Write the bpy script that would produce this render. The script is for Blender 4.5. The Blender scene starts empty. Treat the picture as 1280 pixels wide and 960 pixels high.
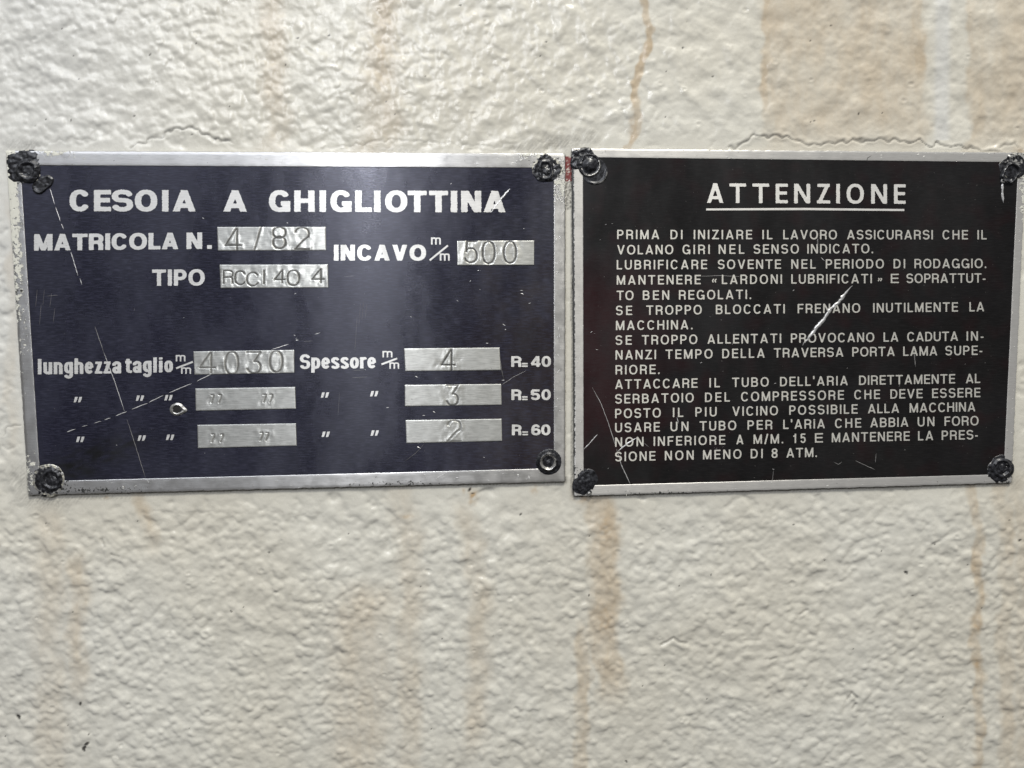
import bpy, math, random
import numpy as np
from mathutils import Vector, Matrix
from mathutils.geometry import tessellate_polygon

random.seed(7)
RNG = np.random.default_rng(11)
S = bpy.context.scene
COL = S.collection

# ------------------------------------------------------------------ camera
F = 1000.0                       # focal length in picture units of a 1280 wide frame
D = 0.180                        # metres from the wall
TH = math.radians(4.9)           # looking slightly down
CZ = D * math.tan(TH)
cam_d = bpy.data.cameras.new('camera')
cam = bpy.data.objects.new('camera', cam_d)
COL.objects.link(cam)
cam.location = (0, -D, CZ)
cam.rotation_euler = (math.radians(90) - TH, 0, 0)
cam_d.sensor_width = 36.0
cam_d.lens = F / 1280 * 36.0
cam_d.clip_start = 0.005
cam_d.clip_end = 50
S.camera = cam

# ------------------------------------------------------------------ light
W = bpy.data.worlds.new('World')
S.world = W
W.use_nodes = True
wn, wl = W.node_tree.nodes, W.node_tree.links
wn.clear()
wo = wn.new('ShaderNodeOutputWorld')
wb = wn.new('ShaderNodeBackground')
wtc = wn.new('ShaderNodeTexCoord')
wsep = wn.new('ShaderNodeSeparateXYZ')
wr = wn.new('ShaderNodeValToRGB')      # a workshop: dim floor, brighter upper half
wl.new(wtc.outputs['Generated'], wsep.inputs[0])
wm = wn.new('ShaderNodeMath'); wm.operation = 'MULTIPLY_ADD'
wm.inputs[1].default_value = 0.5; wm.inputs[2].default_value = 0.5
wl.new(wsep.outputs['Z'], wm.inputs[0])
wl.new(wm.outputs[0], wr.inputs[0])
cr = wr.color_ramp
cr.elements[0].position = 0.30; cr.elements[0].color = (0.10, 0.095, 0.09, 1)
cr.elements[1].position = 0.80; cr.elements[1].color = (0.62, 0.66, 0.72, 1)
e = cr.elements.new(0.52); e.color = (0.20, 0.19, 0.185, 1)
wl.new(wr.outputs[0], wb.inputs['Color'])
wb.inputs['Strength'].default_value = 0.42
wl.new(wb.outputs[0], wo.inputs[0])


def area(name, loc, target, sx, sy, power, color):
    l = bpy.data.lights.new(name, 'AREA')
    l.shape = 'RECTANGLE'; l.size = sx; l.size_y = sy
    l.energy = power; l.color = color
    o = bpy.data.objects.new(name, l)
    COL.objects.link(o)
    o.location = loc
    d = Vector(target) - Vector(loc)
    o.rotation_euler = d.to_track_quat('-Z', 'Y').to_euler()
    return o


area('window_light', (0.22, -0.62, 1.15), (0, 0, 0), 0.34, 0.20, 16.8, (1.0, 0.974, 0.905))
area('tube_lamp', (-0.150, -0.62, 0.36), (-0.03, 0, 0.02), 0.014, 0.42, 1.7, (0.93, 0.95, 1.0))
area('left_skylight', (-0.48, -0.75, 0.62), (-0.05, 0, 0), 0.5, 0.42, 2.5, (0.86, 0.90, 1.0))

S.view_settings.view_transform = 'Standard'
S.view_settings.look = 'None'
S.view_settings.exposure = 0.0
S.view_settings.gamma = 1.0
S.view_settings.use_curve_mapping = False

# ------------------------------------------------------------------ measuring
ct, st = math.cos(TH), math.sin(TH)
MM = 0.001
PX = D / F                       # metres per picture unit at the wall


def wp(px, py):
    """picture position on the wall plane -> (u, v) metres (arrays or floats)"""
    X = (np.asarray(px, float) - 640.0) / F
    Y = (480.0 - np.asarray(py, float)) / F
    dy = Y * st + ct
    dz = Y * ct - st
    t = D / dy
    return X * t, CZ + dz * t


def wall_to_px(u, v):
    """inverse of wp"""
    rz = v - CZ
    fwd = D * ct - rz * st
    up = D * st + rz * ct
    return 640 + F * u / fwd, 480 - F * up / fwd


# ------------------------------------------------------------------ noise
def fft_noise(n, wave, spread, aniso=(1.0, 1.0, 0.0), seed=0):
    """periodic band-passed noise, unit variance. wave in samples"""
    rng = np.random.default_rng(seed)
    a = rng.standard_normal((n, n))
    fy = np.fft.fftfreq(n)[:, None]
    fx = np.fft.rfftfreq(n)[None, :]
    c, s = math.cos(aniso[2]), math.sin(aniso[2])
    gx = (fx * c + fy * s) * aniso[0]
    gy = (-fx * s + fy * c) * aniso[1]
    f = np.sqrt(gx * gx + gy * gy) + 1e-9
    g = np.exp(-(np.log(f * wave) ** 2) / (2 * spread ** 2))
    r = np.fft.irfft2(np.fft.rfft2(a) * g, s=(n, n))
    return r / r.std()


def pebbles(n, cell, seed=0):
    """periodic field of overlapping rounded lumps of uneven size"""
    rng = np.random.default_rng(seed)
    T = np.zeros((n, n))
    m = int(n / cell)
    gy, gx = np.mgrid[0:m, 0:m]
    px = ((gx + rng.uniform(0, 1, (m, m))) * n / m).ravel(); py = ((gy + rng.uniform(0, 1, (m, m))) * n / m).ravel()
    R_ = 14
    oy, ox = np.mgrid[-R_:R_ + 1, -R_:R_ + 1]
    for k in range(len(px)):
        r1 = cell * rng.uniform(.50, .95); r2 = r1 * rng.uniform(.68, 1.0); a = rng.normal(.35, .7)
        ix, iy = int(px[k]), int(py[k])
        dx = ox - (px[k] - ix); dy = oy - (py[k] - iy)
        c, s_ = math.cos(a), math.sin(a)
        u = (dx * c + dy * s_) / r1; v = (-dx * s_ + dy * c) / r2
        d = rng.uniform(.55, 1.0) * np.clip(1 - u * u - v * v, 0, 1)
        yy = (iy + oy) % n; xx = (ix + ox) % n
        T[yy, xx] = np.maximum(T[yy, xx], d) * .8 + .2 * (T[yy, xx] + d)
    f = np.sqrt(np.fft.fftfreq(n)[:, None] ** 2 + np.fft.rfftfreq(n)[None, :] ** 2)
    T = np.fft.irfft2(np.fft.rfft2(T) * np.exp(-(f * 4.6) ** 2), s=(n, n))
    return (T - T.mean()) / T.std()


def sample(tile, x, y):
    n = tile.shape[0]
    x0 = np.floor(x).astype(int); y0 = np.floor(y).astype(int)
    fx = x - x0; fy = y - y0
    x0 %= n; y0 %= n
    x1 = (x0 + 1) % n; y1 = (y0 + 1) % n
    return ((tile[y0, x0] * (1 - fx) + tile[y0, x1] * fx) * (1 - fy)
            + (tile[y1, x0] * (1 - fx) + tile[y1, x1] * fx) * fy)


def sstep(a, b, x):
    t = np.clip((x - a) / (b - a), 0, 1)
    return t * t * (3 - 2 * t)


NS = 1024
N_SOFT = fft_noise(NS, 60, 0.6, seed=5)
N_MID = fft_noise(NS, 12, 0.5, seed=6)
N_FINE = fft_noise(NS, 5, 0.4, seed=8)


def seg_dist(x, y, ax, ay, bx, by):
    dx, dy = bx - ax, by - ay
    L2 = dx * dx + dy * dy + 1e-12
    t = np.clip(((x - ax) * dx + (y - ay) * dy) / L2, 0, 1)
    return np.hypot(x - ax - t * dx, y - ay - t * dy)


def poly_dist(x, y, pts):
    d = np.full(np.shape(x), 1e9)
    for (a, b) in zip(pts[:-1], pts[1:]):
        d = np.minimum(d, seg_dist(x, y, a[0], a[1], b[0], b[1]))
    return d


# ------------------------------------------------------------------ mesh helpers
def link(name, me, mat, parent=None, loc=None):
    if mat is not None:
        me.materials.append(mat)
    o = bpy.data.objects.new(name, me)
    COL.objects.link(o)
    if parent is not None:
        o.parent = parent
    return o


def make_mesh(name, verts, faces, mat, parent=None, smooth=True, attrs=None, origin=None):
    """verts (n,3) in world metres; stored relative to the parent's place (parents are only translated)"""
    verts = np.asarray(verts, np.float64)
    off = np.zeros(3)
    if parent is not None:
        p = parent
        while p is not None:
            off += np.array(p.location); p = p.parent
    if origin is not None:
        loc = np.array(origin, float) - off
        off = np.array(origin, float)
    else:
        loc = None
    verts = verts - off
    me = bpy.data.meshes.new(name)
    if isinstance(faces, np.ndarray):
        k = faces.shape[1]
        me.vertices.add(len(verts)); me.vertices.foreach_set('co', verts.astype(np.float32).ravel())
        me.loops.add(faces.size); me.loops.foreach_set('vertex_index', faces.astype(np.int32).ravel())
        me.polygons.add(len(faces))
        me.polygons.foreach_set('loop_start', np.arange(0, faces.size, k, dtype=np.int32))
        me.update(calc_edges=True)
    else:
        me.from_pydata([tuple(v) for v in verts], [], faces)
    me.polygons.foreach_set('use_smooth', np.full(len(me.polygons), smooth, dtype=bool))
    if attrs:
        for k, v in attrs.items():
            a = me.attributes.new(k, 'FLOAT', 'POINT')
            a.data.foreach_set('value', np.asarray(v, np.float32).ravel())
    me.update()
    o = link(name, me, mat, parent)
    if loc is not None:
        o.location = tuple(loc)
    return o


def grid_faces(ny, nx, wrap=False):
    i = np.arange(ny * nx).reshape(ny, nx)
    if wrap:
        j = np.concatenate([i, i[:, :1]], axis=1)
    else:
        j = i
    return np.stack([j[:-1, :-1].ravel(), j[1:, :-1].ravel(), j[1:, 1:].ravel(), j[:-1, 1:].ravel()], axis=1)


def to_world(px, py, hmm):
    u, v = wp(px, py)
    h = np.broadcast_to(np.asarray(hmm, float), np.shape(u))
    return np.stack([u, -h * MM, v], axis=-1)


def thing(name, label, cat, px, py, group=None, h=0.0):
    o = bpy.data.objects.new(name, None)
    o.empty_display_size = 0.005
    COL.objects.link(o)
    o.location = tuple(to_world(px, py, h))
    o['label'] = label; o['category'] = cat
    if group: o['group'] = group
    return o


# ------------------------------------------------------------------ materials
class Mat:
    def __init__(s, name):
        s.m = bpy.data.materials.new(name); s.m.use_nodes = True
        s.t = s.m.node_tree; s.n = s.t.nodes; s.l = s.t.links
        s.b = s.n['Principled BSDF']

    def new(s, t, **kw):
        n = s.n.new(t)
        for k, v in kw.items(): setattr(n, k, v)
        return n

    def attr(s, name):
        return s.new('ShaderNodeAttribute', attribute_name=name).outputs['Fac']

    def coord(s, scale=(1, 1, 1)):
        tc = s.new('ShaderNodeNewGeometry')
        mp = s.new('ShaderNodeMapping'); mp.inputs['Scale'].default_value = scale
        s.l.new(tc.outputs['Position'], mp.inputs['Vector'])
        return mp.outputs[0]

    def noise(s, vec, scale, detail=3.0, rough=0.5):
        n = s.new('ShaderNodeTexNoise')
        n.inputs['Scale'].default_value = scale; n.inputs['Detail'].default_value = detail
        n.inputs['Roughness'].default_value = rough
        s.l.new(vec, n.inputs['Vector'])
        return n.outputs['Fac']

    def ramp(s, fac, a, b, lo=0.0, hi=1.0):
        n = s.new('ShaderNodeMapRange'); n.interpolation_type = 'SMOOTHSTEP'
        n.inputs['From Min'].default_value = a; n.inputs['From Max'].default_value = b
        n.inputs['To Min'].default_value = lo; n.inputs['To Max'].default_value = hi
        s.l.new(fac, n.inputs['Value'])
        return n.outputs['Result']

    def math(s, op, a, b):
        n = s.new('ShaderNodeMath', operation=op)
        for i, v in enumerate((a, b)):
            if isinstance(v, (int, float)): n.inputs[i].default_value = v
            else: s.l.new(v, n.inputs[i])
        return n.outputs[0]

    def mix(s, fac, a, b):
        n = s.new('ShaderNodeMix', data_type='RGBA')
        for i, v in ((0, fac), (6, a), (7, b)):
            if isinstance(v, tuple): n.inputs[i].default_value = (*v, 1)
            elif isinstance(v, (int, float)): n.inputs[i].default_value = v
            else: s.l.new(v, n.inputs[i])
        return n.outputs[2]

    def set(s, key, v):
        if isinstance(v, tuple): s.b.inputs[key].default_value = (*v, 1)
        elif isinstance(v, (int, float)): s.b.inputs[key].default_value = v
        else: s.l.new(v, s.b.inputs[key])

    def bump(s, height, dist, strength=1.0, chain=None):
        n = s.new('ShaderNodeBump')
        n.inputs['Strength'].default_value = strength
        n.inputs['Distance'].default_value = dist
        s.l.new(height, n.inputs['Height'])
        if chain is not None: s.l.new(chain, n.inputs['Normal'])
        return n.outputs[0]


# painted wall
def wall_material():
    M = Mat('cream_textured_paint')
    p = M.coord()
    big = M.noise(p, 22, 3)
    small = M.noise(p, 900, 3, 0.6)
    c = M.mix(M.ramp(big, 0.35, 0.65), (0.625, 0.595, 0.51), (0.66, 0.64, 0.565))
    c = M.mix(M.attr('cool'), c, (0.625, 0.625, 0.60))
    c = M.mix(M.ramp(small, 0.55, 0.8, 0, 0.16), c, (0.42, 0.39, 0.32))
    st_f = M.math('MULTIPLY', M.attr('stain'), M.ramp(M.noise(M.coord((1, 1, 0.35)), 150, 5, 0.65), 0.25, 0.72, 0.35, 1.15))
    c = M.mix(st_f, c, (0.50, 0.40, 0.275))
    c = M.mix(M.attr('ochre'), c, (0.42, 0.255, 0.10))
    c = M.mix(M.attr('grime_shade'), c, (0.10, 0.095, 0.085))
    c = M.mix(M.attr('red'), c, (0.19, 0.03, 0.03))
    c = M.mix(M.attr('hole'), c, (0.03, 0.028, 0.025))
    M.set('Base Color', c)
    M.set('Roughness', M.ramp(M.noise(p, 350, 3), 0.3, 0.7, 0.20, 0.36))
    M.set('Specular IOR Level', 0.5)
    b = M.bump(M.noise(p, 1500, 4, 0.6), 0.00006, 0.7)
    M.set('Normal', b)
    return M.m


def alu_material(name, col=(0.70, 0.69, 0.67), paint=False, metallic=0.88, rough=0.28, dirt=False, mott=0.20):
    M = Mat(name)
    p = M.coord()
    brush = M.noise(M.coord((130, 1, 1700)), 3.0, 3, 0.6)
    br2 = M.noise(M.coord((400, 1, 5600)), 1.0, 2, 0.6)
    c = M.mix(M.ramp(brush, 0.3, 0.7), tuple(x * (0.70 if dirt else 0.86) for x in col), col)
    blotch = M.noise(p, 300, 4, 0.65)
    c = M.mix(M.ramp(blotch, 0.58, 0.78, 0, mott), c, tuple(x * 0.55 for x in col))
    specks = M.noise(p, 1400, 2)
    c = M.mix(M.ramp(specks, 0.72, 0.78, 0, 0.6), c, (0.12, 0.11, 0.10))
    M.set('Metallic', metallic)
    if dirt:
        c = M.mix(M.attr('dirt'), c, (0.035, 0.033, 0.03))
        M.set('Metallic', M.math('SUBTRACT', metallic, M.math('MULTIPLY', M.attr('dirt'), metallic)))
    if paint:
        pf = M.math('ADD', M.attr('paint'), M.ramp(M.noise(p, 1100, 4, 0.65), 0.25, 0.75, -0.5, 0.5))
        pf = M.ramp(pf, 0.42, 0.58)
        c = M.mix(pf, c, (0.66, 0.65, 0.57))
        gf = M.math('ADD', M.attr('grime_shade'), M.ramp(M.noise(p, 1500, 4, 0.65), 0.25, 0.75, -0.5, 0.5))
        gf = M.ramp(gf, 0.42, 0.6)
        c = M.mix(gf, c, (0.03, 0.03, 0.028))
        M.set('Metallic', M.math('MULTIPLY', metallic, M.math('SUBTRACT', 1.0, M.math('MAXIMUM', pf, gf))))
    M.set('Base Color', c)
    M.set('Anisotropic', 0.85)
    cv = M.new('ShaderNodeCombineXYZ'); cv.inputs[2].default_value = 1.0
    M.set('Tangent', cv.outputs[0])
    M.set('Roughness', M.ramp(blotch, 0.3, 0.7, rough, rough + mott * .4))
    b = M.bump(M.math('ADD', brush, br2), 0.000006, 0.8)
    if paint:
        b = M.bump(pf, 0.00012, 0.8, b)
    M.set('Normal', b)
    return M.m


def face_material(name, col, col2, tint, rough, brush_amt, spec=0.5, brush_dist=0.000010, aniso=0.85, stint=(1.0, 1.0, 1.0)):
    """black filled background of an etched plate, with brushed grain"""
    M = Mat(name)
    p = M.coord()
    brush = M.noise(M.coord((150, 1, 1300)), 3.0, 4, 0.65)
    br2 = M.noise(M.coord((200, 1, 3800)), 1.0, 3, 0.7)
    bl = M.noise(p, 45, 4, 0.6)
    c = M.mix(M.ramp(bl, 0.35, 0.65), col, col2)
    c = M.mix(M.attr('tint'), c, tint)
    c = M.mix(M.ramp(brush, 0.42, 0.68, 0, brush_amt), c, tuple(x * 2.8 + 0.012 for x in col))
    dust = M.noise(p, 2600, 2, 0.5)
    c = M.mix(M.ramp(dust, 0.74, 0.80, 0, 0.5), c, (0.30, 0.29, 0.27))
    c = M.mix(M.attr('smut'), c, (0.006, 0.006, 0.005))
    M.set('Base Color', c)
    M.set('Anisotropic', aniso)
    cv = M.new('ShaderNodeCombineXYZ'); cv.inputs[2].default_value = 1.0
    M.set('Tangent', cv.outputs[0])
    M.set('Specular IOR Level', spec)
    M.set('Specular Tint', stint)
    M.set('Roughness', M.ramp(M.noise(M.coord((1, 1, .45)), 70, 5, 0.62), 0.3, 0.7, rough - .03, rough + 0.13))
    b = M.bump(M.math('ADD', brush, br2), brush_dist, 1.0)
    b = M.bump(M.noise(p, 90, 2), 0.00004, 0.5, b)
    M.set('Normal', b)
    return M.m


def gunk_material():
    M = Mat('black_gunk')
    p = M.coord()
    n = M.noise(p, 1300, 5, 0.7)
    c = M.mix(M.ramp(n, 0.35, 0.7), (0.008, 0.008, 0.009), (0.035, 0.036, 0.042))
    f = M.math('ADD', M.attr('bare'), M.ramp(M.noise(p, 1300, 2, 0.5), 0.3, 0.7, -0.22, 0.22))
    f = M.ramp(f, 0.40, 0.62)
    c = M.mix(f, c, (0.50, 0.49, 0.46))
    rf = M.ramp(M.math('ADD', M.attr('cream'), M.ramp(M.noise(p, 1200, 2, 0.5), 0.3, 0.7, -0.3, 0.3)), 0.42, 0.6)
    c = M.mix(rf, c, (0.52, 0.50, 0.42))
    M.set('Base Color', c)
    M.set('Metallic', M.math('MULTIPLY', f, 0.8))
    M.set('Roughness', M.ramp(n, 0.3, 0.7, 0.22, 0.5))
    M.set('Normal', M.bump(M.noise(p, 1000, 4, 0.6), 0.00005, 0.8))
    return M.m


def plain(name, col, rough=0.4, metallic=0.0, bump=0.00003, scale=1800):
    M = Mat(name)
    p = M.coord()
    n = M.noise(p, scale, 3, 0.6)
    c = M.mix(M.ramp(n, 0.3, 0.7), tuple(x * 0.7 for x in col), col)
    M.set('Base Color', c); M.set('Roughness', rough); M.set('Metallic', metallic)
    M.set('Normal', M.bump(n, bump, 0.8))
    return M.m


M_WALL = wall_material()
M_BORDER = alu_material('worn_aluminium_border', paint=True)
M_BORDER2 = alu_material('dull_aluminium_border', (0.60, 0.585, 0.555), paint=True, metallic=0.45, rough=0.34)
M_FIELD = alu_material('stamped_aluminium', (0.66, 0.66, 0.62), dirt=True, metallic=0.80, rough=0.34, mott=0.08)
M_LETTER = alu_material('aluminium_letter', (0.78, 0.77, 0.74), metallic=0.50, rough=0.32, mott=0.42)
M_LETTER2 = alu_material('dull_aluminium_letter', (0.60, 0.585, 0.53), metallic=0.30, rough=0.45, mott=0.35)
M_LETTER3 = alu_material('pale_aluminium_letter', (0.76, 0.745, 0.70), metallic=0.25, rough=0.45, mott=0.3)
M_SLAB = plain('aluminium_edge', (0.42, 0.41, 0.39), 0.5, 0.6)
M_FACE1 = face_material('blue_black_enamel', (0.0068, 0.0070, 0.0145), (0.0095, 0.0095, 0.0195), (0.016, 0.010, 0.011), 0.24, 0.85, brush_dist=0.000009, aniso=0.88, spec=0.70, stint=(0.87, 0.88, 1.0))
M_FACE2 = face_material('black_enamel', (0.0055, 0.005, 0.005), (0.008, 0.0075, 0.008), (0.018, 0.004, 0.005), 0.34, 0.25, brush_dist=0.000004, aniso=0.3, spec=0.4)
M_GUNK = gunk_material()
M_SCR = plain('bare_scratched_metal', (0.85, 0.84, 0.82), 0.35, 0.5)
M_SCRD = plain('dull_scratched_metal', (0.30, 0.29, 0.28), 0.45, 0.4)
M_DARK = plain('mark_and_shadow_black', (0.012, 0.011, 0.010), 0.6)  # near-black for the gouge's painted shadow, dark marks and the punch centre

# ------------------------------------------------------------------ plate outlines (measured)
P1_OUT = [(9, 189), (706.5, 192.5), (706, 601.5), (37, 618.5)]
P1_IN = [(27.5, 207.3), (692, 210.5), (692, 585), (52, 601)]
P2_OUT = [(714.5, 186), (1281, 191.5), (1263, 603), (717.5, 619.5)]
P2_IN = [(728.5, 197.2), (1271, 203.5), (1252.8, 592.3), (729.3, 606.5)]


def bil(q, s, t):
    s = np.asarray(s, float); t = np.asarray(t, float)
    a, b, c, d = [np.array(p, float) for p in q]       # TL TR BR BL
    x = (a[0] * (1 - s) + b[0] * s) * (1 - t) + (d[0] * (1 - s) + c[0] * s) * t
    y = (a[1] * (1 - s) + b[1] * s) * (1 - t) + (d[1] * (1 - s) + c[1] * s) * t
    return x, y


def quad_dist(x, y, q):
    """signed distance to a convex quad (positive outside)"""
    d = poly_dist(x, y, list(q) + [q[0]])
    inside = np.ones(np.shape(x), bool)
    for (a, b) in zip(q, q[1:] + q[:1]):
        inside &= ((b[0] - a[0]) * (y - a[1]) - (b[1] - a[1]) * (x - a[0])) > 0
    return np.where(inside, -d, d)


# ------------------------------------------------------------------ wall
def axis(lo, hi, step, far):
    mid = np.arange(lo, hi + step, step)
    out_l, out_r = [], []
    x, s = lo, step
    while x > -far:
        s = min(s * 1.05, 0.0022); x -= s; out_l.append(x)
    x, s = mid[-1], step
    while x < far:
        s = min(s * 1.05, 0.0022); x += s; out_r.append(x)
    return np.concatenate([out_l[::-1], mid, out_r])


def build_wall():
    step = 1.5 * PX
    us = axis(-0.121, 0.121, step, 0.38)
    vs = axis(-0.098, 0.090, step, 0.33)
    U, V = np.meshgrid(us, vs)
    X, Y = wall_to_px(U, V)
    gx, gy = U / PX, V / PX                      # metric noise coordinates
    n = 2048
    A = .98 * pebbles(n, 10.5, seed=1) + .16 * fft_noise(n, 14, 0.3, seed=21)
    B = .80 * pebbles(n, 8.5, seed=2) + .30 * fft_noise(n, 13, 0.32, (0.85, 1.15, 0.65), seed=2)
    Cn = fft_noise(n, 44, 0.45, seed=3)
    E = fft_noise(n, 7.5, 0.3, seed=4)
    G = fft_noise(n, 260, 0.5, seed=9)
    a = sample(A, gx, gy); b = sample(B, gx, gy); c = sample(Cn, gx, gy)
    e_ = sample(E, gx, gy); g = sample(G, gx, gy)
    m = sstep(-0.7, 0.7, g + (Y - 480) / 600)
    lump = a * (0.45 + 0.55 * m) + b * (0.85 - 0.45 * m)
    lump = 1.15 * np.tanh(lump * 0.62)
    g2 = sample(fft_noise(n, 150, 0.45, seed=12), gx, gy)
    rough_amt = 0.60 + 0.52 * sstep(-1.1, 0.9, g2 + 0.5 * c + 0.5 * sstep(520, 200, X) + 0.25)
    rough_amt = rough_amt * (1 - 0.35 * sstep(700, 900, X) * (Y < 300))
    H = (0.096 + 0.020 * sstep(600, 760, Y)) * lump * rough_amt + 0.075 * c + 0.009 * e_ + 0.10 * sample(G, gx + 500, gy)
    # flat paint round the plates
    d1 = quad_dist(X, Y, P1_OUT); d2 = quad_dist(X, Y, P2_OUT)
    d = np.minimum(d1, d2)
    band = 13 + 5 * c + 14 * sstep(590, 640, Y) * (1 - .4 * (X > 700)) + 2 * a
    flat = sstep(0.2, 1.6, d / np.maximum(band, 4))
    flat = 0.13 + 0.87 * flat
    H = H * flat - 0.04
    H = np.where(d < 1.5, np.minimum(H, 0.02), H)
    H = np.where(d < -3, -0.25, H)
    # ridge of older paint that was cut round the plates: a step plus a thin crack
    crack = np.zeros_like(H); dark = np.zeros_like(H)
    lines = [
        [(60, 180), (70, 175), (96, 174), (120, 176)],
        [(165, 185), (175, 178), (200, 170), (215, 163), (238, 160), (255, 168), (268, 174), (290, 178)],
        [(400, 186), (440, 182), (470, 176), (520, 176), (560, 180), (610, 183), (650, 178)],
        [(912, 185), (928, 180), (942, 168), (955, 170), (985, 172), (1005, 178), (1015, 183), (1030, 178), (1060, 176),
         (1090, 175), (1115, 173), (1128, 178), (1150, 175), (1162, 182), (1195, 181), (1215, 186), (1250, 190)],
        [(1250, 184), (1262, 179), (1275, 183)],
        [(2, 542), (12, 534), (24, 531)], [(2, 556), (10, 562), (18, 560)],
        [(178, 642), (205, 640), (240, 641), (300, 642)], [(335, 640), (372, 644), (405, 641)],
        [(8, 640), (16, 628), (30, 622)],
    ]
    strength = [0.5, 1.0, 0.5, 1.25, 1.0, 0.7, 0.5, 0.28, 0.25, 0.3]
    jx = X + 1.6 * sample(N_MID, X * .6, Y * .6) ; jy = Y + 1.5 * sample(N_MID, X * .6 + 300, Y * .6 + 100)
    for ln, s_ in zip(lines, strength):
        x0 = min(p[0] for p in ln) - 15; x1 = max(p[0] for p in ln) + 15
        y0 = min(p[1] for p in ln) - 15; y1 = max(p[1] for p in ln) + 15
        k = (X > x0) & (X < x1) & (Y > y0) & (Y < y1)
        dd = poly_dist(jx[k], jy[k], ln)
        H[k] -= s_ * 0.13 * np.exp(-(dd / 1.3) ** 2)
        H[k] += s_ * 0.06 * np.exp(-((dd - 3.5) / 2.5) ** 2)
        dark[k] = np.maximum(dark[k], s_ * 0.55 * np.exp(-(dd / 1.0) ** 2))  # the crack's narrow shadow painted in over the groove
        if ln[0][1] < 195 and s_ > .6:
            yl = np.interp(jx[k], [p[0] for p in ln], [p[1] for p in ln])
            inn = sstep(ln[0][0], ln[0][0] + 12, X[k]) * sstep(ln[-1][0], ln[-1][0] - 12, X[k])
            H[k] -= 0.09 * s_ * sstep(-.8, 1.0, jy[k] - yl) * inn * sstep(y1 + 2, y1 - 10, Y[k])
    # bubbles and pinholes in the paint
    hole = np.zeros_like(H)
    rr = random.Random(3)
    pits = [(105, 935, 3.2), (111, 918, 1.4), (22, 896, 3.0), (100, 880, 2.6), (336, 691, 1.6), (289, 764, 1.5), (651, 643, 1.8),
            (1133, 715, 2.0), (1141, 745, 1.5), (783, 952, 1.8), (1275, 675, 2.2), (1031, 700, 1.4), (372, 48, 1.8), (411, 44, 1.8),
            (575, 6, 2.0), (683, 52, 1.5), (854, 59, 1.5), (1013, 51, 1.5), (1039, 32, 1.3), (1073, 142, 1.7), (1018, 151, 1.5),
            (891, 95, 1.4), (737, 670, 1.2), (736, 744, 1.2), (587, 612, 2.6), (1210, 706, 1.2), (187, 68, 1.6), (167, 145, 1.5),
            (591, 617, 1.6), (240, 168, 1.3), (88, 150, 1.0), (108, 930, 3.4), (104, 937, 3.0), (1133, 716, 2.6), (22, 897, 3.2)]
    for _ in range(60):
        pits.append((rr.uniform(0, 1280), rr.choice([rr.uniform(0, 165), rr.uniform(640, 960)]), rr.uniform(0.5, 1.05)))
    for (x, y, r) in pits:
        k = (abs(X - x) < r * 4) & (abs(Y - y) < r * 4)
        if not k.any(): continue
        an = rr.uniform(0, 3.14)
        dx = X[k] - x; dy = Y[k] - y
        ex = dx * math.cos(an) + dy * math.sin(an); ey = -dx * math.sin(an) + dy * math.cos(an)
        dd = np.hypot(ex * 0.8, ey * 1.5)
        H[k] -= 0.10 * np.exp(-(dd / (r * 0.8)) ** 2)
        hole[k] = np.maximum(hole[k], 0.95 * sstep(r * 1.15, r * 0.55, dd))
    for _ in range(95):                                   # popped bubbles: little rings
        x = rr.uniform(0, 1280); y = rr.choice([rr.uniform(0, 160), rr.uniform(640, 960), rr.uniform(650, 800)]); r = rr.uniform(2.2, 5.2)
        k = (abs(X - x) < r * 3) & (abs(Y - y) < r * 3)
        dd = np.hypot((X[k] - x), (Y[k] - y) * 1.3)
        H[k] += 0.075 * np.exp(-((dd - r) / 1.1) ** 2) - 0.08 * np.exp(-(dd / (r * 0.6)) ** 2)
    # torn flaps of paint
    for (pts, s_) in [([(826, 806), (835, 802), (842, 797), (848, 802), (858, 804)], 1.0), ([(1060, 874), (1065, 866), (1071, 872)], 1.0),
                      ([(1066, 886), (1070, 880)], 0.8), ([(1000, 768), (1005, 765), (1010, 763)], 0.9), ([(962, 824), (970, 822)], 0.7),
                      ([(126, 674), (131, 684)], 0.8), ([(139, 693), (148, 696)], 0.6), ([(620, 738), (623, 745)], 0.5),
                      ([(1166, 680), (1175, 676)], 0.8), ([(930, 800), (950, 800)], 0.35)]:
        x0 = min(p[0] for p in pts) - 14; x1 = max(p[0] for p in pts) + 14
        y0 = min(p[1] for p in pts) - 14; y1 = max(p[1] for p in pts) + 14
        k = (X > x0) & (X < x1) & (Y > y0) & (Y < y1)
        dd = poly_dist(X[k], Y[k], pts)
        H[k] -= s_ * 0.24 * np.exp(-(dd / 1.4) ** 2)
        H[k] += s_ * 0.10 * np.exp(-(poly_dist(X[k], Y[k] - 5, pts) / 2.6) ** 2)
        dark[k] = np.maximum(dark[k], s_ * 0.60 * np.exp(-(dd / 1.3) ** 2))
    # stains that ran down the paint
    stain = np.zeros_like(H); ochre = np.zeros_like(H)
    wob = 2.5 * sample(N_SOFT, X * 0.0 + 40, Y * 0.5) + 1.3 * sample(N_SOFT, X * 2.2, Y * 1.5) + .5 * sample(N_MID, X, Y * .5)

    def streak(arr, path, w, soft, s_):
        ys = np.array([p[1] for p in path]); xs = np.array([p[0] for p in path])
        cx = np.interp(Y, ys, xs)
        dd = np.abs(X + wob - cx)
        fade = sstep(ys[0] - 25, ys[0] + 12, Y) * sstep(ys[-1] + 40, ys[-1] - 30, Y)
        arr[:] = np.maximum(arr, s_ * sstep(w + soft, w - soft * 0.6, dd) * fade)
    BIG = -900, 1900
    streak(stain, [(342, BIG[0]), (338, 0), (345, 190)], 12, 14, 0.42)
    streak(stain, [(482, BIG[0]), (482, 0), (470, 190)], 12, 30, 0.62)
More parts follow.
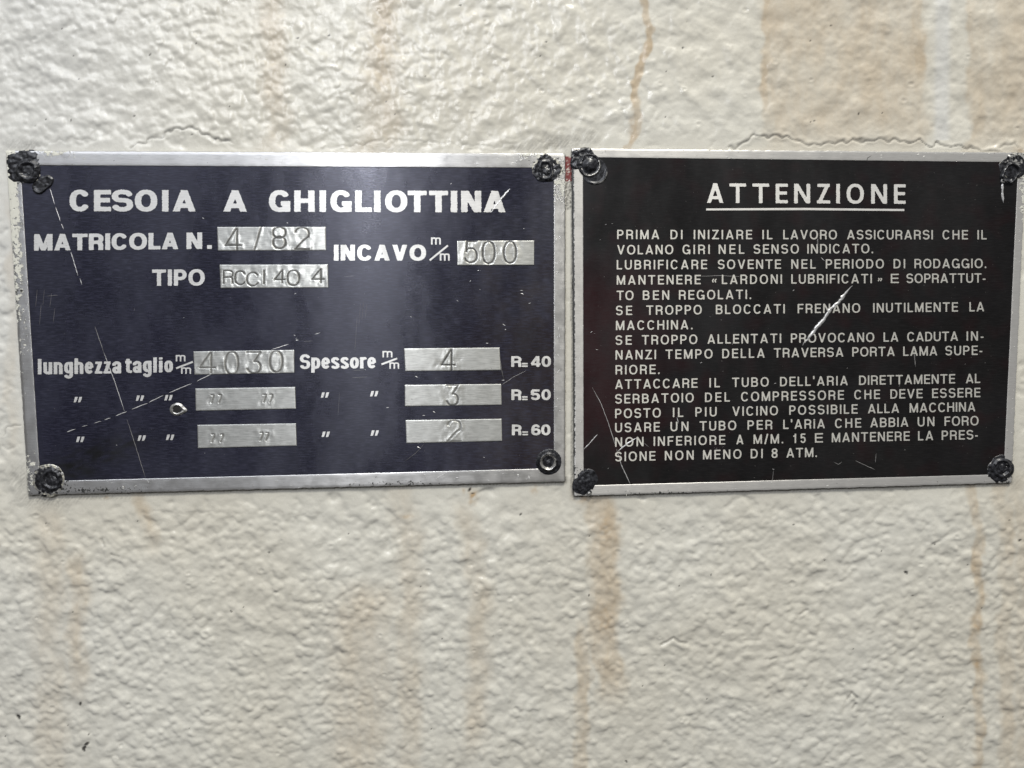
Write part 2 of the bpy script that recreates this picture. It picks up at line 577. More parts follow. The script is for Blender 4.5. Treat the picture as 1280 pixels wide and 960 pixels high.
    streak(stain, [(806, BIG[0]), (806, 0), (812, 35), (800, 80), (794, 120), (790, 182)], 4.5, 2.2, 0.95)
    streak(stain, [(1054, BIG[0]), (1054, 0), (1058, 170)], 97, 12, 0.60)
    streak(stain, [(1262, BIG[0]), (1262, 0), (1262, 185)], 52, 6, 0.55)
    streak(stain, [(960, -60), (958, 60), (955, 150)], 5, 4, 0.75)
    streak(stain, [(1145, -60), (1147, 60), (1150, 110)], 7, 6, 0.75)
    streak(stain, [(180, 622), (188, 668)], 6, 10, 0.6)
    streak(stain, [(95, 700), (96, 860)], 8, 12, 0.50)
    streak(stain, [(60, 640), (62, 960), (62, 1900)], 14, 16, 0.28)
    streak(stain, [(505, 600), (512, 720), (508, 960), (508, 1900)], 12, 14, 0.34)
    streak(stain, [(583, 640), (597, 740), (600, 800), (590, 930)], 9, 14, 0.40)
    streak(stain, [(452, 740), (450, 960), (450, 1900)], 26, 34, 0.42)
    streak(stain, [(755, 615), (752, 700), (752, 800), (765, 860)], 17, 9, 0.66)
    streak(stain, [(730, 790), (726, 870), (724, 960), (720, 1900)], 7, 5, 0.65)
    streak(stain, [(1222, 590), (1221, 700), (1222, 960), (1220, 1900)], 5, 5, 0.8)
    streak(stain, [(1257, 590), (1258, 960), (1258, 1900)], 8, 8, 0.45)
    streak(stain, [(1278, 600), (1278, 960)], 8, 8, 0.35)
    streak(stain, [(14, 260), (14, 560)], 5, 8, 0.25)
    for (x, y, rx, ry, s_) in [(591, 620, 5, 9, 0.8), (580, 612, 2, 6, .6), (728, 612, 10, 14, 0.8), (722, 606, 4, 12, 0.9), (133, 622, 3, 2, 0.8),
                               (668, 612, 4, 6, 0.5), (507, 646, 8, 3, 0.35), (1222, 780, 5, 12, 0.5), (1222, 830, 5, 8, 0.4), (756, 660, 10, 20, 0.35),
                               (755, 775, 10, 20, 0.3), (1275, 190, 8, 6, 0.4), (12, 205, 3, 10, 0.6), (790, 160, 4, 18, .4)]:
        q = np.exp(-(((X - x) / rx) ** 2 + ((Y - y) / ry) ** 2)) * (0.7 + 0.3 * sample(N_MID, X, Y))
        ochre = np.maximum(ochre, s_ * np.clip(q, 0, 1))
    grime_shade = dark * 0.8  # starts from the dark lines along cracks and torn flaps
    fin = sample(N_FINE, X * 1.2, Y * 1.2)
    # dirt along the plate edges, deepened below to paint in their contact shadow
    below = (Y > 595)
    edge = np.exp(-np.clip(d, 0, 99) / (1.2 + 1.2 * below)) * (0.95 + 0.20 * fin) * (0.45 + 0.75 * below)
    grime_shade = np.maximum(grime_shade, np.clip(edge, 0, 0.9))
    for (x, y, rx, ry, s_) in [(30, 184, 26, 12, 0.35), (60, 622, 34, 14, 0.50), (700, 178, 38, 12, 0.42), (738, 172, 12, 14, 0.30), (1262, 600, 14, 10, 0.3),
                               (1275, 205, 8, 18, 0.4), (40, 610, 10, 18, 0.4), (26, 600, 14, 22, 0.35), (660, 184, 30, 6, 0.4), (100, 622, 60, 3, 0.5),
                               (500, 188, 40, 3, 0.3), (1266, 560, 6, 30, 0.2)]:
        q = np.exp(-(((X - x) / rx) ** 2 + ((Y - y) / ry) ** 2)) * (0.8 + 0.3 * sample(N_FINE, X + (Y * 0.8), Y * 0.25) + 0.2 * fin)
        grime_shade = np.maximum(grime_shade, s_ * np.clip(q, 0, 1.2))
    # scratched hatch over the gap corner
    red = np.zeros_like(H)
    inx = (X > 705.5) & (X < 716)
    red = np.where(inx & (Y > 196) & (Y < 226), 0.95 * sstep(-0.9, 0.2, fin + 0.6), red)
    gapd = inx & (Y > 225) & (Y < 262)
    grime_shade = np.where(gapd, np.clip(0.45 + 0.35 * fin, 0, 1), grime_shade)
    grime_shade = np.where((X > 713.5) & (X < 717.5) & (Y > 250) & (Y < 610), np.clip(0.45 + 0.15 * fin, 0, 1), grime_shade)  # darker line down the right side of the gap
    cool = 0.75 * sstep(330, 40, X) * sstep(700, 350, Y + 0 * X) + 0.25 * sstep(640, 760, Y) * sstep(300, 0, X)
    cool = np.maximum(cool, 0.6 * sstep(14, 4, abs(X - 1178)) * (Y < 175))
    H = H - 0.02 * stain
    P = np.stack([U, -H * MM, V], axis=-1).reshape(-1, 3)
    f = grid_faces(len(vs), len(us))
    o = make_mesh('wall', P, f, M_WALL, attrs=dict(stain=stain, ochre=ochre, grime_shade=np.clip(grime_shade, 0, 1), red=red, hole=hole, cool=cool))
    o['kind'] = 'structure'
    return o


build_wall()

# ------------------------------------------------------------------ lettering: strokes -> outline -> solid letters
def arc(cx, cy, rx, ry, a0, a1, n=22, e=2.25):
    out = []
    for k in range(n + 1):
        a = math.radians(a0 + (a1 - a0) * k / n)
        c, s = math.cos(a), math.sin(a)
        out.append((cx + rx * math.copysign(abs(c) ** (2 / e), c), cy + ry * math.copysign(abs(s) ** (2 / e), s)))
    return out


def glyph(ch, w, s):
    """strokes of a capital of height 1, width w, stroke s; returns list of (polyline, round_caps) and clip flag"""
    h = s / 2; l = h; r = w - h; b = h; t = 1 - h; m = 0.5 + 0.02
    o = 0.012
    E = 0.3
    L = lambda *p: ([(p[i], p[i + 1]) for i in range(0, len(p), 2)])
    clip = True
    g = []
    if ch == 'A':
        k = h * 1.12
        g = [L(k - E * (w / 2 - k), -E, w / 2, 1.0), L(w - k + E * (w / 2 - k), -E, w / 2, 1.0), L(k + 0.3 * (w / 2 - k), 0.27, w - k - 0.3 * (w / 2 - k), 0.27)]
    elif ch == 'B':
        g = [L(l, -E, l, 1 + E), [(l, t), (w * .5, t)] + arc(w * .5, (t + m) / 2, r * .95 - w * .5, (t - m) / 2, 90, -90) + [(l, m)],
             [(l, m), (w * .5, m)] + arc(w * .5, (b + m) / 2, r - w * .5, (m - b) / 2, 90, -90) + [(l, b)]]
    elif ch == 'C':
        g = [arc(w / 2, .5, w / 2 - h, .5 - h + o, 34, 326, 34)]; clip = False
    elif ch == 'D':
        g = [L(l, -E, l, 1 + E), [(l, t), (w * .42, t)] + arc(w * .42, .5, r - w * .42, .5 - h, 90, -90, 30) + [(l, b)]]
    elif ch == 'E':
        g = [L(l, -E, l, 1 + E), L(l, t, w, t), L(l, m, w * .94, m), L(l, b, w, b)]
    elif ch == 'F':
        g = [L(l, -E, l, 1 + E), L(l, t, w, t), L(l, m - .02, w * .92, m - .02)]
    elif ch == 'G':
        g = [arc(w / 2, .5, w / 2 - h, .5 - h + o, 36, 335, 34), L(r, -0.0, r, .46), L(w * .56, .46 - h * .6, w, .46 - h * .6)]; clip = False
    elif ch == 'H':
        g = [L(l, -E, l, 1 + E), L(r, -E, r, 1 + E), L(l, m, r, m)]
    elif ch == 'I':
        g = [L(w / 2, -E, w / 2, 1 + E)]
    elif ch == 'L':
        g = [L(l, -E, l, 1 + E), L(l, b, w, b)]
    elif ch == 'M':
        g = [L(l, -E, l, 1 + E), L(r, -E, r, 1 + E), L(l * 1.15, 1.0, w / 2, 0.02), L(w - l * 1.15, 1.0, w / 2, 0.02)]
    elif ch == 'N':
        g = [L(l, -E, l, 1 + E), L(r, -E, r, 1 + E), L(l * 1.2, 1.0, w - l * 1.2, 0.0)]
    elif ch == 'O' or ch == '0':
        g = [arc(w / 2, .5, w / 2 - h, .5 - h + o, 0, 360, 44)]; clip = False
    elif ch == 'P':
        m2 = .44
        g = [L(l, -E, l, 1 + E), [(l, t), (w * .5, t)] + arc(w * .5, (t + m2) / 2, r - w * .5, (t - m2) / 2, 90, -90) + [(l, m2)]]
    elif ch == 'R':
        m2 = .47
        g = [L(l, -E, l, 1 + E), [(l, t), (w * .5, t)] + arc(w * .5, (t + m2) / 2, r * .98 - w * .5, (t - m2) / 2, 90, -90) + [(l, m2)],
             [(w * .5, m2)] + arc(w * .5, m2 - .16, r * .95 - w * .5, .16, 90, 0, 10) + [(r * .97, -E)]]
    elif ch == 'S':
        c1 = (t + m) / 2; c2 = (b + m) / 2
        g = [arc(w / 2, c1, w / 2 - h * 1.05, t - c1 + o, 18, 238, 24) + arc(w / 2, c2, w / 2 - h, c2 - b + o, 58, -160, 24)]; clip = False
    elif ch == 'T':
        g = [L(w / 2, -E, w / 2, t), L(0, t, w, t)]
    elif ch == 'U':
        g = [[(l, 1 + E), (l, .36)] + arc(w / 2, .36, w / 2 - h, .36 - h + o, 180, 360, 24) + [(r, 1 + E)]]
        clip = 'top'
    elif ch == 'V':
        k = h * 1.12
        g = [L(k - E * (w / 2 - k), 1 + E, w / 2, 0.0), L(w - k + E * (w / 2 - k), 1 + E, w / 2, 0.0)]
    elif ch == 'Z':
        g = [L(.03, t, w * .97, t), L(0, b, w, b), L(w - h * 1.5, t, h * 1.5, b)]
    elif ch == '1':
        g = [L(r, -E, r, 1.0), L(r, .80, l * .2, .72)]
    elif ch == '2':
        g = [arc(w / 2, .70, w / 2 - h, .30 - h + o, 165, -20, 20) + [(w * .62, .42), (h * 1.1, b)], L(h * .6, b, w, b)]; clip = False
    elif ch == '3':
        g = [arc(w / 2, .74, w / 2 - h * 1.1, .26 - h + o, 160, -80, 20), arc(w / 2, .29, w / 2 - h, .29 - h + o, 75, -160, 22), L(w * .4, .53, w * .62, .53)]; clip = False
    elif ch == 'Ʒ':
        g = [[(l * .5, t), (r, t), (w * .52, .56)], [(w * .52, .56)] + arc(w * .5, .30, w / 2 - h, .28, 70, -165, 22)]; clip = False
    elif ch == '4':
        v = w * .74
        g = [L(v, -E, v, 1 + E), L(v, 1.02, l * .9, .26), L(l * .6, .25, w, .25)]
    elif ch == '5':
        g = [L(w * .16, t, w * .95, t), [(w * .2, t), (w * .13 + h * .3, .50)], [(w * .13 + h * .3, .50)] + arc(w / 2, .33, w / 2 - h, .33 - h + o, 130, -160, 22)]; clip = False
    elif ch == '6':
        g = [arc(w / 2, .32, w / 2 - h, .32 - h + o, 0, 360, 30), arc(w / 2, .5, w / 2 - h, .5 - h + o, 40, 190, 20)]; clip = False
    elif ch == '8':
        g = [arc(w / 2, .745, w / 2 - h * 1.2, .255 - h + o, 0, 360, 28), arc(w / 2, .275, w / 2 - h, .275 - h + o, 0, 360, 30)]; clip = False
    elif ch == '.':
        g = [L(w / 2, 0, w / 2, s * 1.05)]; clip = False
    elif ch == '-':
        g = [L(0, .36, w, .36)]
    elif ch == '=':
        g = [L(0, .36, w, .36), L(0, .08, w, .08)]; clip = False
    elif ch == "'":
        g = [L(w / 2, .72, w / 2, 1.04)]; clip = False
    elif ch == '/':
        g = [L(h * .6, -.04, w - h * .6, 1.04)]; clip = False
    elif ch == '"':          # slanted ditto
        g = [L(w * .17, 0, w * .35, 1), L(w * .65, 0, w * .83, 1)]; clip = False
    elif ch in '«»':
        if ch == '«':
            g = [L(w * .42, .55, w * .14, .28, w * .3, .02), L(w * .98, .55, w * .70, .28, w * .86, .02)]
        else:
            g = [L(w * .1, .52, w * .35, .40, w * .05, .08), L(w * .65, .52, w * .92, .40, w * .6, .08)]
        clip = False
    # ---- condensed bold lower case, ascender = 1
    elif ch == 'l':
        g = [L(w / 2, -E, w / 2, 1 + E)]
    elif ch == 'i':
        g = [L(w / 2, -E, w / 2, XH - .02), L(w / 2, .855, w / 2, 1.0 + E)]
        clip = True
    elif ch in 'unhmrp':
        if ch == 'u':
            g = [[(l, XH), (l, .25)] + arc(w / 2, .25, w / 2 - h, .25 - h, 180, 360, 16) + [(r, .25)], L(r, 0, r, XH)]
        elif ch == 'n':
            g = [L(l, 0, l, XH), [(l, XH - .26)] + arc(w / 2, XH - .26, w / 2 - h, .26 - h, 180, 0, 16) + [(r, 0)]]
        elif ch == 'h':
            g = [L(l, 0, l, 1.0), [(l, XH - .26)] + arc(w / 2, XH - .26, w / 2 - h, .26 - h, 180, 0, 16) + [(r, 0)]]
        elif ch == 'r':
            g = [L(l, 0, l, XH), [(l, XH - .30)] + arc(w * .95, XH - .30, w * .95 - l, .30 - h * .9, 180, 95, 12)]
        elif ch == 'p':
            g = [L(l, -.26, l, XH), arc(w / 2, XH / 2, w / 2 - h, XH / 2 - h, 0, 360, 28)]
        elif ch == 'm':
            q = w / 2
            g = [L(l, 0, l, XH), [(l, XH - .22)] + arc((l + q) / 2, XH - .22, (q - l) / 2, .22 - h, 180, 0, 14) + [(q, 0)],
                 [(q, XH - .22)] + arc((r + q) / 2, XH - .22, (r - q) / 2, .22 - h, 180, 0, 14) + [(r, 0)]]
        clip = False
    elif ch == 'o':
        g = [arc(w / 2, XH / 2, w / 2 - h, XH / 2 - h, 0, 360, 32)]; clip = False
    elif ch == 'g':
        g = [arc(w / 2, XH / 2 + .02, w / 2 - h, XH / 2 - h - .02, 0, 360, 30), [(r, XH), (r, -.06)] + arc(w / 2, -.06, w / 2 - h, .20 - h * .6, 0, -165, 14)]; clip = False
    elif ch == 'e':
        g = [arc(w / 2, XH / 2, w / 2 - h, XH / 2 - h, 0, 318, 30), L(l, XH / 2 - .01, r, XH / 2 - .01)]; clip = False
    elif ch == 'a':
        g = [[(l, XH - .26)] + arc(w / 2, XH - .24, w / 2 - h, .24 - h, 170, 0, 14) + [(r, 0)], arc(w * .48, .22, w * .48 - h, .22 - h * .9, 0, 360, 20)]; clip = False
    elif ch == 'z':
        g = [L(0.02, XH - h * .8, w - .02, XH - h * .8), L(0, h * .8, w, h * .8), L(w - h * 1.2, XH - h, h * 1.2, h)]
        clip = 'z'
    elif ch == 's':
        c1 = XH * .74; c2 = XH * .27; q = XH * .25
        g = [arc(w / 2, c1, w / 2 - h * 1.05, XH - h * .8 - c1, 18, 238, 18) + arc(w / 2, c2, w / 2 - h, c2 - h * .8, 58, -160, 18)]; clip = False
    elif ch == 't':
        g = [L(w * .45, .93, w * .45, .22, ), [(w * .45, .22)] + arc(w * .45 + .12, .20, .12, .20 - h * .9, 180, 270, 8) + [(w, h * .9)], L(0, XH - h * .8, w, XH - h * .8)]
        clip = False
    return g, clip


XH = 0.78


def glyph_field(ch, w, s, xs, X, Y):
    """signed field (negative inside) of a glyph drawn w wide (final units), vertical stems s*xs wide"""
    wd = w / xs
    strokes, clip = glyph(ch, wd, s)
    x = X / xs; y = Y
    best = np.full(X.shape, 9.0)
    for pts in strokes:
        n = len(pts) - 1
        closed = n > 2 and math.hypot(pts[0][0] - pts[-1][0], pts[0][1] - pts[-1][1]) < 1e-6
        for i in range(n):
            ax, ay = pts[i]; bx, by = pts[i + 1]
            dx, dy = bx - ax, by - ay
            L = math.hypot(dx, dy)
            if L < 1e-9: continue
            tx, ty = dx / L, dy / L
            t = (x - ax) * tx + (y - ay) * ty
            pr = np.abs((x - ax) * ty - (y - ay) * tx) - s / 2
            tc = np.clip(t, 0, L)
            cap = np.hypot(x - ax - tc * tx, y - ay - tc * ty) - s / 2
            dd = cap
            if i == 0 and not closed: dd = np.where(t < 0, np.maximum(pr, -t), dd)
            if i == n - 1 and not closed: dd = np.where(t > L, np.maximum(pr, t - L), dd)
            best = np.minimum(best, dd)
    if clip is True: best = np.maximum(best, np.maximum(y - 1, -y))
    elif clip == 'top': best = np.maximum(best, y - 1)
    elif clip == 'z': best = np.maximum(best, np.maximum(y - XH, -y))
    return best


def contours(Fd, x0, y0, dx):
    """closed zero contours of a field sampled on a grid"""
    ny, nx = Fd.shape
    segs = {}
    def pt(i, j, k, l):
        a, b = Fd[i, j], Fd[k, l]
        t = a / (a - b)
        return (x0 + (j + (l - j) * t) * dx, y0 + (i + (k - i) * t) * dx)
    pts = {}
    inside = Fd < 0
    cells = np.argwhere((inside[:-1, :-1] != inside[1:, :-1]) | (inside[:-1, :-1] != inside[:-1, 1:]) | (inside[:-1, :-1] != inside[1:, 1:]))
    for i, j in cells:
        c = (inside[i, j], inside[i, j + 1], inside[i + 1, j + 1], inside[i + 1, j])
        key = [(i, j, 0), (i, j + 1, 1), (i + 1, j, 0), (i, j, 1)]      # bottom, right, top, left edges
        ends = [((i, j), (i, j + 1)), ((i, j + 1), (i + 1, j + 1)), ((i + 1, j + 1), (i + 1, j)), ((i + 1, j), (i, j))]
        cr_in, cr_out = [], []
        for q in range(4):
            a, b = c[q], c[(q + 1) % 4]
            if a != b:
                if key[q] not in pts:
                    (p0, p1) = ends[q]
                    pts[key[q]] = pt(p0[0], p0[1], p1[0], p1[1])
                (cr_out if a else cr_in).append(q)      # a inside -> leaving
        if len(cr_in) == 1:
            segs[key[cr_out[0]]] = key[cr_in[0]]
        elif len(cr_in) == 2:
            # keep separate corners
            for q in cr_out:
                pq = min(cr_in, key=lambda z: (q - z) % 4)
                segs[key[q]] = key[pq]
    loops = []
    while segs:
        k0 = next(iter(segs)); lp = []; k = k0
        while k in segs:
            lp.append(pts[k]); k = segs.pop(k)
        if len(lp) > 5: loops.append(lp)
    return loops


def simplify(lp, tol):
    out = []
    n = len(lp)
    keep = [True] * n
    cur = list(lp)
    for _ in range(2):
        nxt = []; n = len(cur); skip = False
        for i in range(n):
            a = nxt[-1] if nxt else cur[i - 1]
            p = cur[i]; b = cur[(i + 1) % n]
            dx, dy = b[0] - a[0], b[1] - a[1]
            L = math.hypot(dx, dy) + 1e-9
            d = abs((p[0] - a[0]) * dy - (p[1] - a[1]) * dx) / L
            if d < tol and not skip and L < 0.45:
                skip = True
            else:
                nxt.append(p); skip = False
        cur = nxt
    return cur


GC = {}


def glyph_loops(ch, w, s, xs, res):
    key = (ch, round(w, 3), s, xs, res)
    if key not in GC:
        dx = 1.0 / res
        x = np.arange(-0.12, w + 0.12 + dx, dx); y = np.arange(-0.36, 1.12 + dx, dx)
        X, Y = np.meshgrid(x, y)
        f = glyph_field(ch, w, s, xs, X, Y) + 1e-7
        f = f + 0.006 * sample(N_MID, X * 90 + ord(ch) * 13, Y * 90)
        GC[key] = [simplify(l, 0.0045) for l in contours(f, x[0], y[0], dx)]
    return GC[key]


WID = dict(A=.90, B=.78, C=.86, D=.82, E=.68, F=.66, G=.90, H=.80, I=.17, L=.62, M=.98, N=.82, O=.95, P=.74, R=.80, S=.78, T=.80, U=.80,
           V=.88, Z=.78)
WID.update({'0': .62, '1': .34, '2': .62, '3': .62, '4': .66, '5': .62, '6': .62, '8': .62, '.': .19, '-': .30, "'": .16, '/': .40,
            '«': .62, '»': .62, '=': .5, '"': 1.5})
LOW = dict(l=.27, u=.54, n=.54, g=.54, h=.54, e=.52, z=.44, a=.54, t=.38, i=.27, o=.54, p=.54, s=.50, r=.38, S=.62)


class Lettering:
    """collects letters of one inscription as one raised mesh"""
    def __init__(s, base=0.46, top=0.545, flare=0.35):
        s.v, s.f, s.base, s.top, s.fl = [], [], base, top, flare

    def add(s, ch, w, stroke, xs, res, mapf):
        loops = glyph_loops(ch, w, stroke, xs, res)
        if not loops: return
        # separate islands (the dot of an i, the two bars of =) are filled one by one
        def area(l): return .5 * sum(l[i - 1][0] * l[i][1] - l[i][0] * l[i - 1][1] for i in range(len(l)))
        def holds(l, p):
            c = False
            for i in range(len(l)):
                a, b = l[i - 1], l[i]
                if (a[1] > p[1]) != (b[1] > p[1]) and p[0] < (b[0] - a[0]) * (p[1] - a[1]) / (b[1] - a[1]) + a[0]: c = not c
            return c
        A_ = [area(l) for l in loops]
        big = A_[max(range(len(loops)), key=lambda i: abs(A_[i]))]
        outer = [l for l, a in zip(loops, A_) if a * big > 0]
        holes = [l for l, a in zip(loops, A_) if a * big <= 0]
        for o_ in outer:
            s.island([o_] + [h_ for h_ in holes if holds(o_, h_[0])], mapf)

    def island(s, loops, mapf):
        tris_in, flat = [], []
        P = []
        for lp in loops:
            m = [mapf(p[0], p[1]) for p in lp]
            P.append(m)
        start = len(s.v)
        idx = 0
        polys = [[Vector((p[0], -p[1], 0)) for p in m] for m in P]
        tri = tessellate_polygon(polys)
        for m in P:
            for p in m: s.v.append((p[0], p[1], s.top))
        tot = sum(len(m) for m in P)
        for t in tri:
            if len(set(t)) == 3: s.f.append(tuple(start + i for i in t))
        k = start
        for m in P:
            n = len(m)
            o = len(s.v)
            for i in range(n):
                a = m[i - 1]; b = m[(i + 1) % n]
                dx, dy = b[0] - a[0], b[1] - a[1]
                L = math.hypot(dx, dy) + 1e-9
                s.v.append((m[i][0] + s.sgn * dy / L * s.fl, m[i][1] - s.sgn * dx / L * s.fl, s.base))
            for i in range(n):
                j = (i + 1) % n
                s.f.append((k + i, k + j, o + j, o + i))
            k += n
    sgn = 1.0

    def word(s, text, x0, x1, yb0, yb1, cap, stroke, xs=1.12, wk=1.0, res=26, table=None, slant=0.0, span=None):
        """x0..x1 ink extent; baseline yb0..yb1 given at the ends of span (defaults to the word)"""
        table = table or WID
        sa, sb = span or (x0, x1)
        ws = [(stroke * xs if c in 'I' else (stroke * xs * 1.05 if c in ".'" else (table.get(c, .6) * wk))) for c in text]
        n = len(text)
        total = sum(ws) * cap
        if n > 1:
            gap = (x1 - x0 - total) / (n - 1)
            mg = 0.045 * cap
            k = 1.0
            if gap < mg:
                fx = sum(w for w, c in zip(ws, text) if c in "I.'") * cap
                k = (x1 - x0 - mg * (n - 1) - fx) / max(total - fx, 1e-6); gap = mg
            ws = [w if c in "I.'" else w * k for w, c in zip(ws, text)]
        else:
            ws = [(x1 - x0) / cap]; gap = 0
        x = x0
        for c, w in zip(text, ws):
            xx = x
            def mf(gx, gy, xx=xx):
                px = xx + gx * cap + slant * gy * cap
                t = (px - sa) / (sb - sa)
                return px, yb0 + (yb1 - yb0) * t - gy * cap
            s.add(c, round(w, 2), stroke, xs, res, mf)
            x += w * cap + gap

    def bar(s, pts):
        """a raised quad strip given its outline (px)"""
        st_ = len(s.v); n = len(pts)
        for p in pts: s.v.append((p[0], p[1], s.top))
        s.f.append(tuple(range(st_, st_ + n)))
        o = len(s.v)
        cx = sum(p[0] for p in pts) / n; cy = sum(p[1] for p in pts) / n
        for p in pts:
            dx, dy = p[0] - cx, p[1] - cy; L = math.hypot(dx, dy)
            s.v.append((p[0] + dx / L * s.fl, p[1] + dy / L * s.fl, s.base))
        for i in range(n):
            j = (i + 1) % n; s.f.append((st_ + i, st_ + j, o + j, o + i))

    def build(s, name, mat, parent, label=None):
        v = np.array(s.v, float)
        P = to_world(v[:, 0], v[:, 1], v[:, 2])
        o = make_mesh(name, P, s.f, mat, parent, smooth=False)
        if label: o['label'] = label
        return o


# ------------------------------------------------------------------ plate bodies
def build_plate(root, OUT, INN, face_mat, face_attrs, border_attr, border_mat):
    # slab under everything
    q = []
    cx = sum(p[0] for p in OUT) / 4; cy = sum(p[1] for p in OUT) / 4
    ins = [(p[0] + (1.2 if p[0] < cx else -1.2), p[1] + (1.2 if p[1] < cy else -1.2)) for p in OUT]
    v = []
    for h in (-0.20, 0.44):
        for p in ins: v.append(to_world(p[0], p[1], h))
    make_mesh('backing_sheet', np.array(v), [(0, 1, 2, 3), (7, 6, 5, 4), (0, 4, 5, 1), (1, 5, 6, 2), (2, 6, 7, 3), (3, 7, 4, 0)], M_SLAB, root, smooth=False)
    # enamelled face
    nx, ny = 280, 180
    s_, t_ = np.meshgrid(np.linspace(0, 1, nx), np.linspace(0, 1, ny))
    ex = [(INN[0][0] - 1, INN[0][1] - 1), (INN[1][0] + 1, INN[1][1] - 1), (INN[2][0] + 1, INN[2][1] + 1), (INN[3][0] - 1, INN[3][1] + 1)]
    X, Y = bil(ex, s_, t_)
    h = 0.470 + 0.004 * sample(N_SOFT, X, Y) 
    at = face_attrs(X, Y)
    if 'dh' in at: h = h + at.pop('dh')
    make_mesh('enamel_face', to_world(X, Y, h).reshape(-1, 3), grid_faces(ny, nx), face_mat, root, attrs=at)
    # bare metal border: a ring with rounded outer edge
    per = []
    N = 170
    for k in range(4):
        for i in range(N): per.append((k, i / N))
    prof = [(-0.004, -0.20, 0), (0.0, 0.30, 0), (0.0, 0.48, 0), (0.05, 0.535, 0), (0.25, 0.54, 0), (0.5, 0.54, 0), (0.75, 0.54, 0), (0.95, 0.54, 0), (1.0, 0.52, 0), (1.0, 0.45, 0)]
    XX = np.zeros((len(prof), 4 * N)); YY = np.zeros_like(XX); HH = np.zeros_like(XX)
    for c, (k, f) in enumerate(per):
        o0, o1 = np.array(OUT[k]), np.array(OUT[(k + 1) % 4])
        i0, i1 = np.array(INN[k]), np.array(INN[(k + 1) % 4])
        po = o0 + (o1 - o0) * f; pi = i0 + (i1 - i0) * f
        for r_, (w_, hh, _) in enumerate(prof):
            p = po + (pi - po) * w_
            XX[r_, c], YY[r_, c], HH[r_, c] = p[0], p[1], hh
    jit = 0.22 * sample(N_MID, XX * 1.0, YY * 1.0)
    low = np.array([1.0 if p[0] < 0.1 else 0.25 for p in prof])[:, None]
    XX = XX + jit * low; YY = YY + 0.2 * sample(N_MID, XX + 200, YY) * low
    HH = HH + np.where(HH > 0.4, 0.006 * sample(N_SOFT, XX, YY), 0)
    P = to_world(XX, YY, HH)
    at = border_attr(XX, YY)
    f = grid_faces(len(prof), 4 * N, wrap=True)
    o = make_mesh('border', P.reshape(-1, 3), f[:, ::-1].copy(), border_mat, root, attrs=at)
    return root


def gauss(X, Y, x, y, rx, ry):
    return np.exp(-(((X - x) / rx) ** 2 + ((Y - y) / ry) ** 2))


plate1 = thing('nameplate', 'left metal nameplate headed CESOIA A GHIGLIOTTINA with stamped boxes', 'nameplate', 360, 610)
plate2 = thing('warning_plate', 'right black metal plate headed ATTENZIONE above sixteen lines of instructions', 'warning plate', 990, 610)


def f1_attrs(X, Y):
    n = sample(N_MID, X * .8, Y * .8); s = sample(N_SOFT, X, Y)
    tint = np.clip(sstep(520, 690, X) * sstep(300, 420, Y + 30 * s), 0, 1)
    ns = sample(N_MID, (X * .9 - Y * .35) * .35, (X * .35 + Y * .9) * 1.3)
    smut = np.clip(gauss(X, Y + (X - 130) * .25, 130, 566, 55, 17) * (0.75 + 0.3 * ns), 0, 1) * 0.9
    smut = np.maximum(smut, np.clip(gauss(X, Y, 90, 588, 40, 12) * (0.8 + 0.3 * ns), 0, 1))
    smut = np.maximum(smut, np.clip(gauss(X, Y, 660, 450, 60, 120) * (0.2 + 0.1 * s), 0, 1))
    return dict(tint=tint, smut=smut)


def f2_attrs(X, Y):
    n = sample(N_MID, X * .8, Y * .8); s = sample(N_SOFT, X, Y)
    tint = np.clip(sstep(900, 730, X) * sstep(290, 380, Y) * sstep(620, 520, Y) + 0.15 * s, 0, 1)
    smut = 0.3 * np.clip(gauss(X, Y, 760, 580, 60, 30) * (1 + .4 * n), 0, 1)
    return dict(tint=tint, smut=smut)


def b1_attrs(X, Y):
    f = sample(N_FINE, X, Y); n = sample(N_MID, X, Y)
    paint = 0.92 * sstep(60, 10, X + (Y - 190) * -0.06) * sstep(480, 240, Y + 30 * n) * sstep(24, 14, X - (Y - 190) * 0.06 - 3)
    paint = np.maximum(paint, 0.60 * gauss(X, Y, 66, 192, 22, 5))
    paint = np.maximum(paint, 0.62 * gauss(X, Y, 700, 225, 9, 26))
    paint = np.maximum(paint, 0.55 * gauss(X, Y, 665, 195, 26, 5))
    paint = np.maximum(paint, 0.50 * gauss(X, Y, 40, 590, 12, 20))
    grime_shade = 0.60 * gauss(X, Y, 70, 598, 28, 20)
    grime_shade = np.maximum(grime_shade, 0.55 * gauss(X, Y, 684, 212, 22, 22))
    grime_shade = np.maximum(grime_shade, 0.55 * gauss(X, Y, 110, 612, 80, 4))
    grime_shade = np.maximum(grime_shade, 0.75 * gauss(X, Y, 24, 364, 6, 3))
    grime_shade = np.maximum(grime_shade, 0.5 * gauss(X, Y, 500, 604, 60, 3))
    return dict(paint=paint, grime_shade=grime_shade)


def b2_attrs(X, Y):
    f = sample(N_FINE, X, Y)
    paint = 0.55 * gauss(X, Y, 1278, 240, 6, 60)
    grime_shade = 0.6 * gauss(X, Y, 722, 198, 14, 16)
    grime_shade = np.maximum(grime_shade, 0.62 * gauss(X, Y, 727, 605, 16, 18))
    grime_shade = np.maximum(grime_shade, 0.60 * gauss(X, Y, 1256, 590, 16, 18))
    grime_shade = np.maximum(grime_shade, 0.60 * gauss(X, Y, 1272, 205, 12, 22))
    grime_shade = np.maximum(grime_shade, 0.5 * sstep(718.4, 717.0, X) * (Y > 190) * 1.4 / 0.5)  # left edge colour blackened to put out the bevel's bright glint
    grime_shade = np.maximum(grime_shade, 0.45 * gauss(X, Y, 850, 616, 80, 2.5))
    return dict(paint=paint, grime_shade=grime_shade)


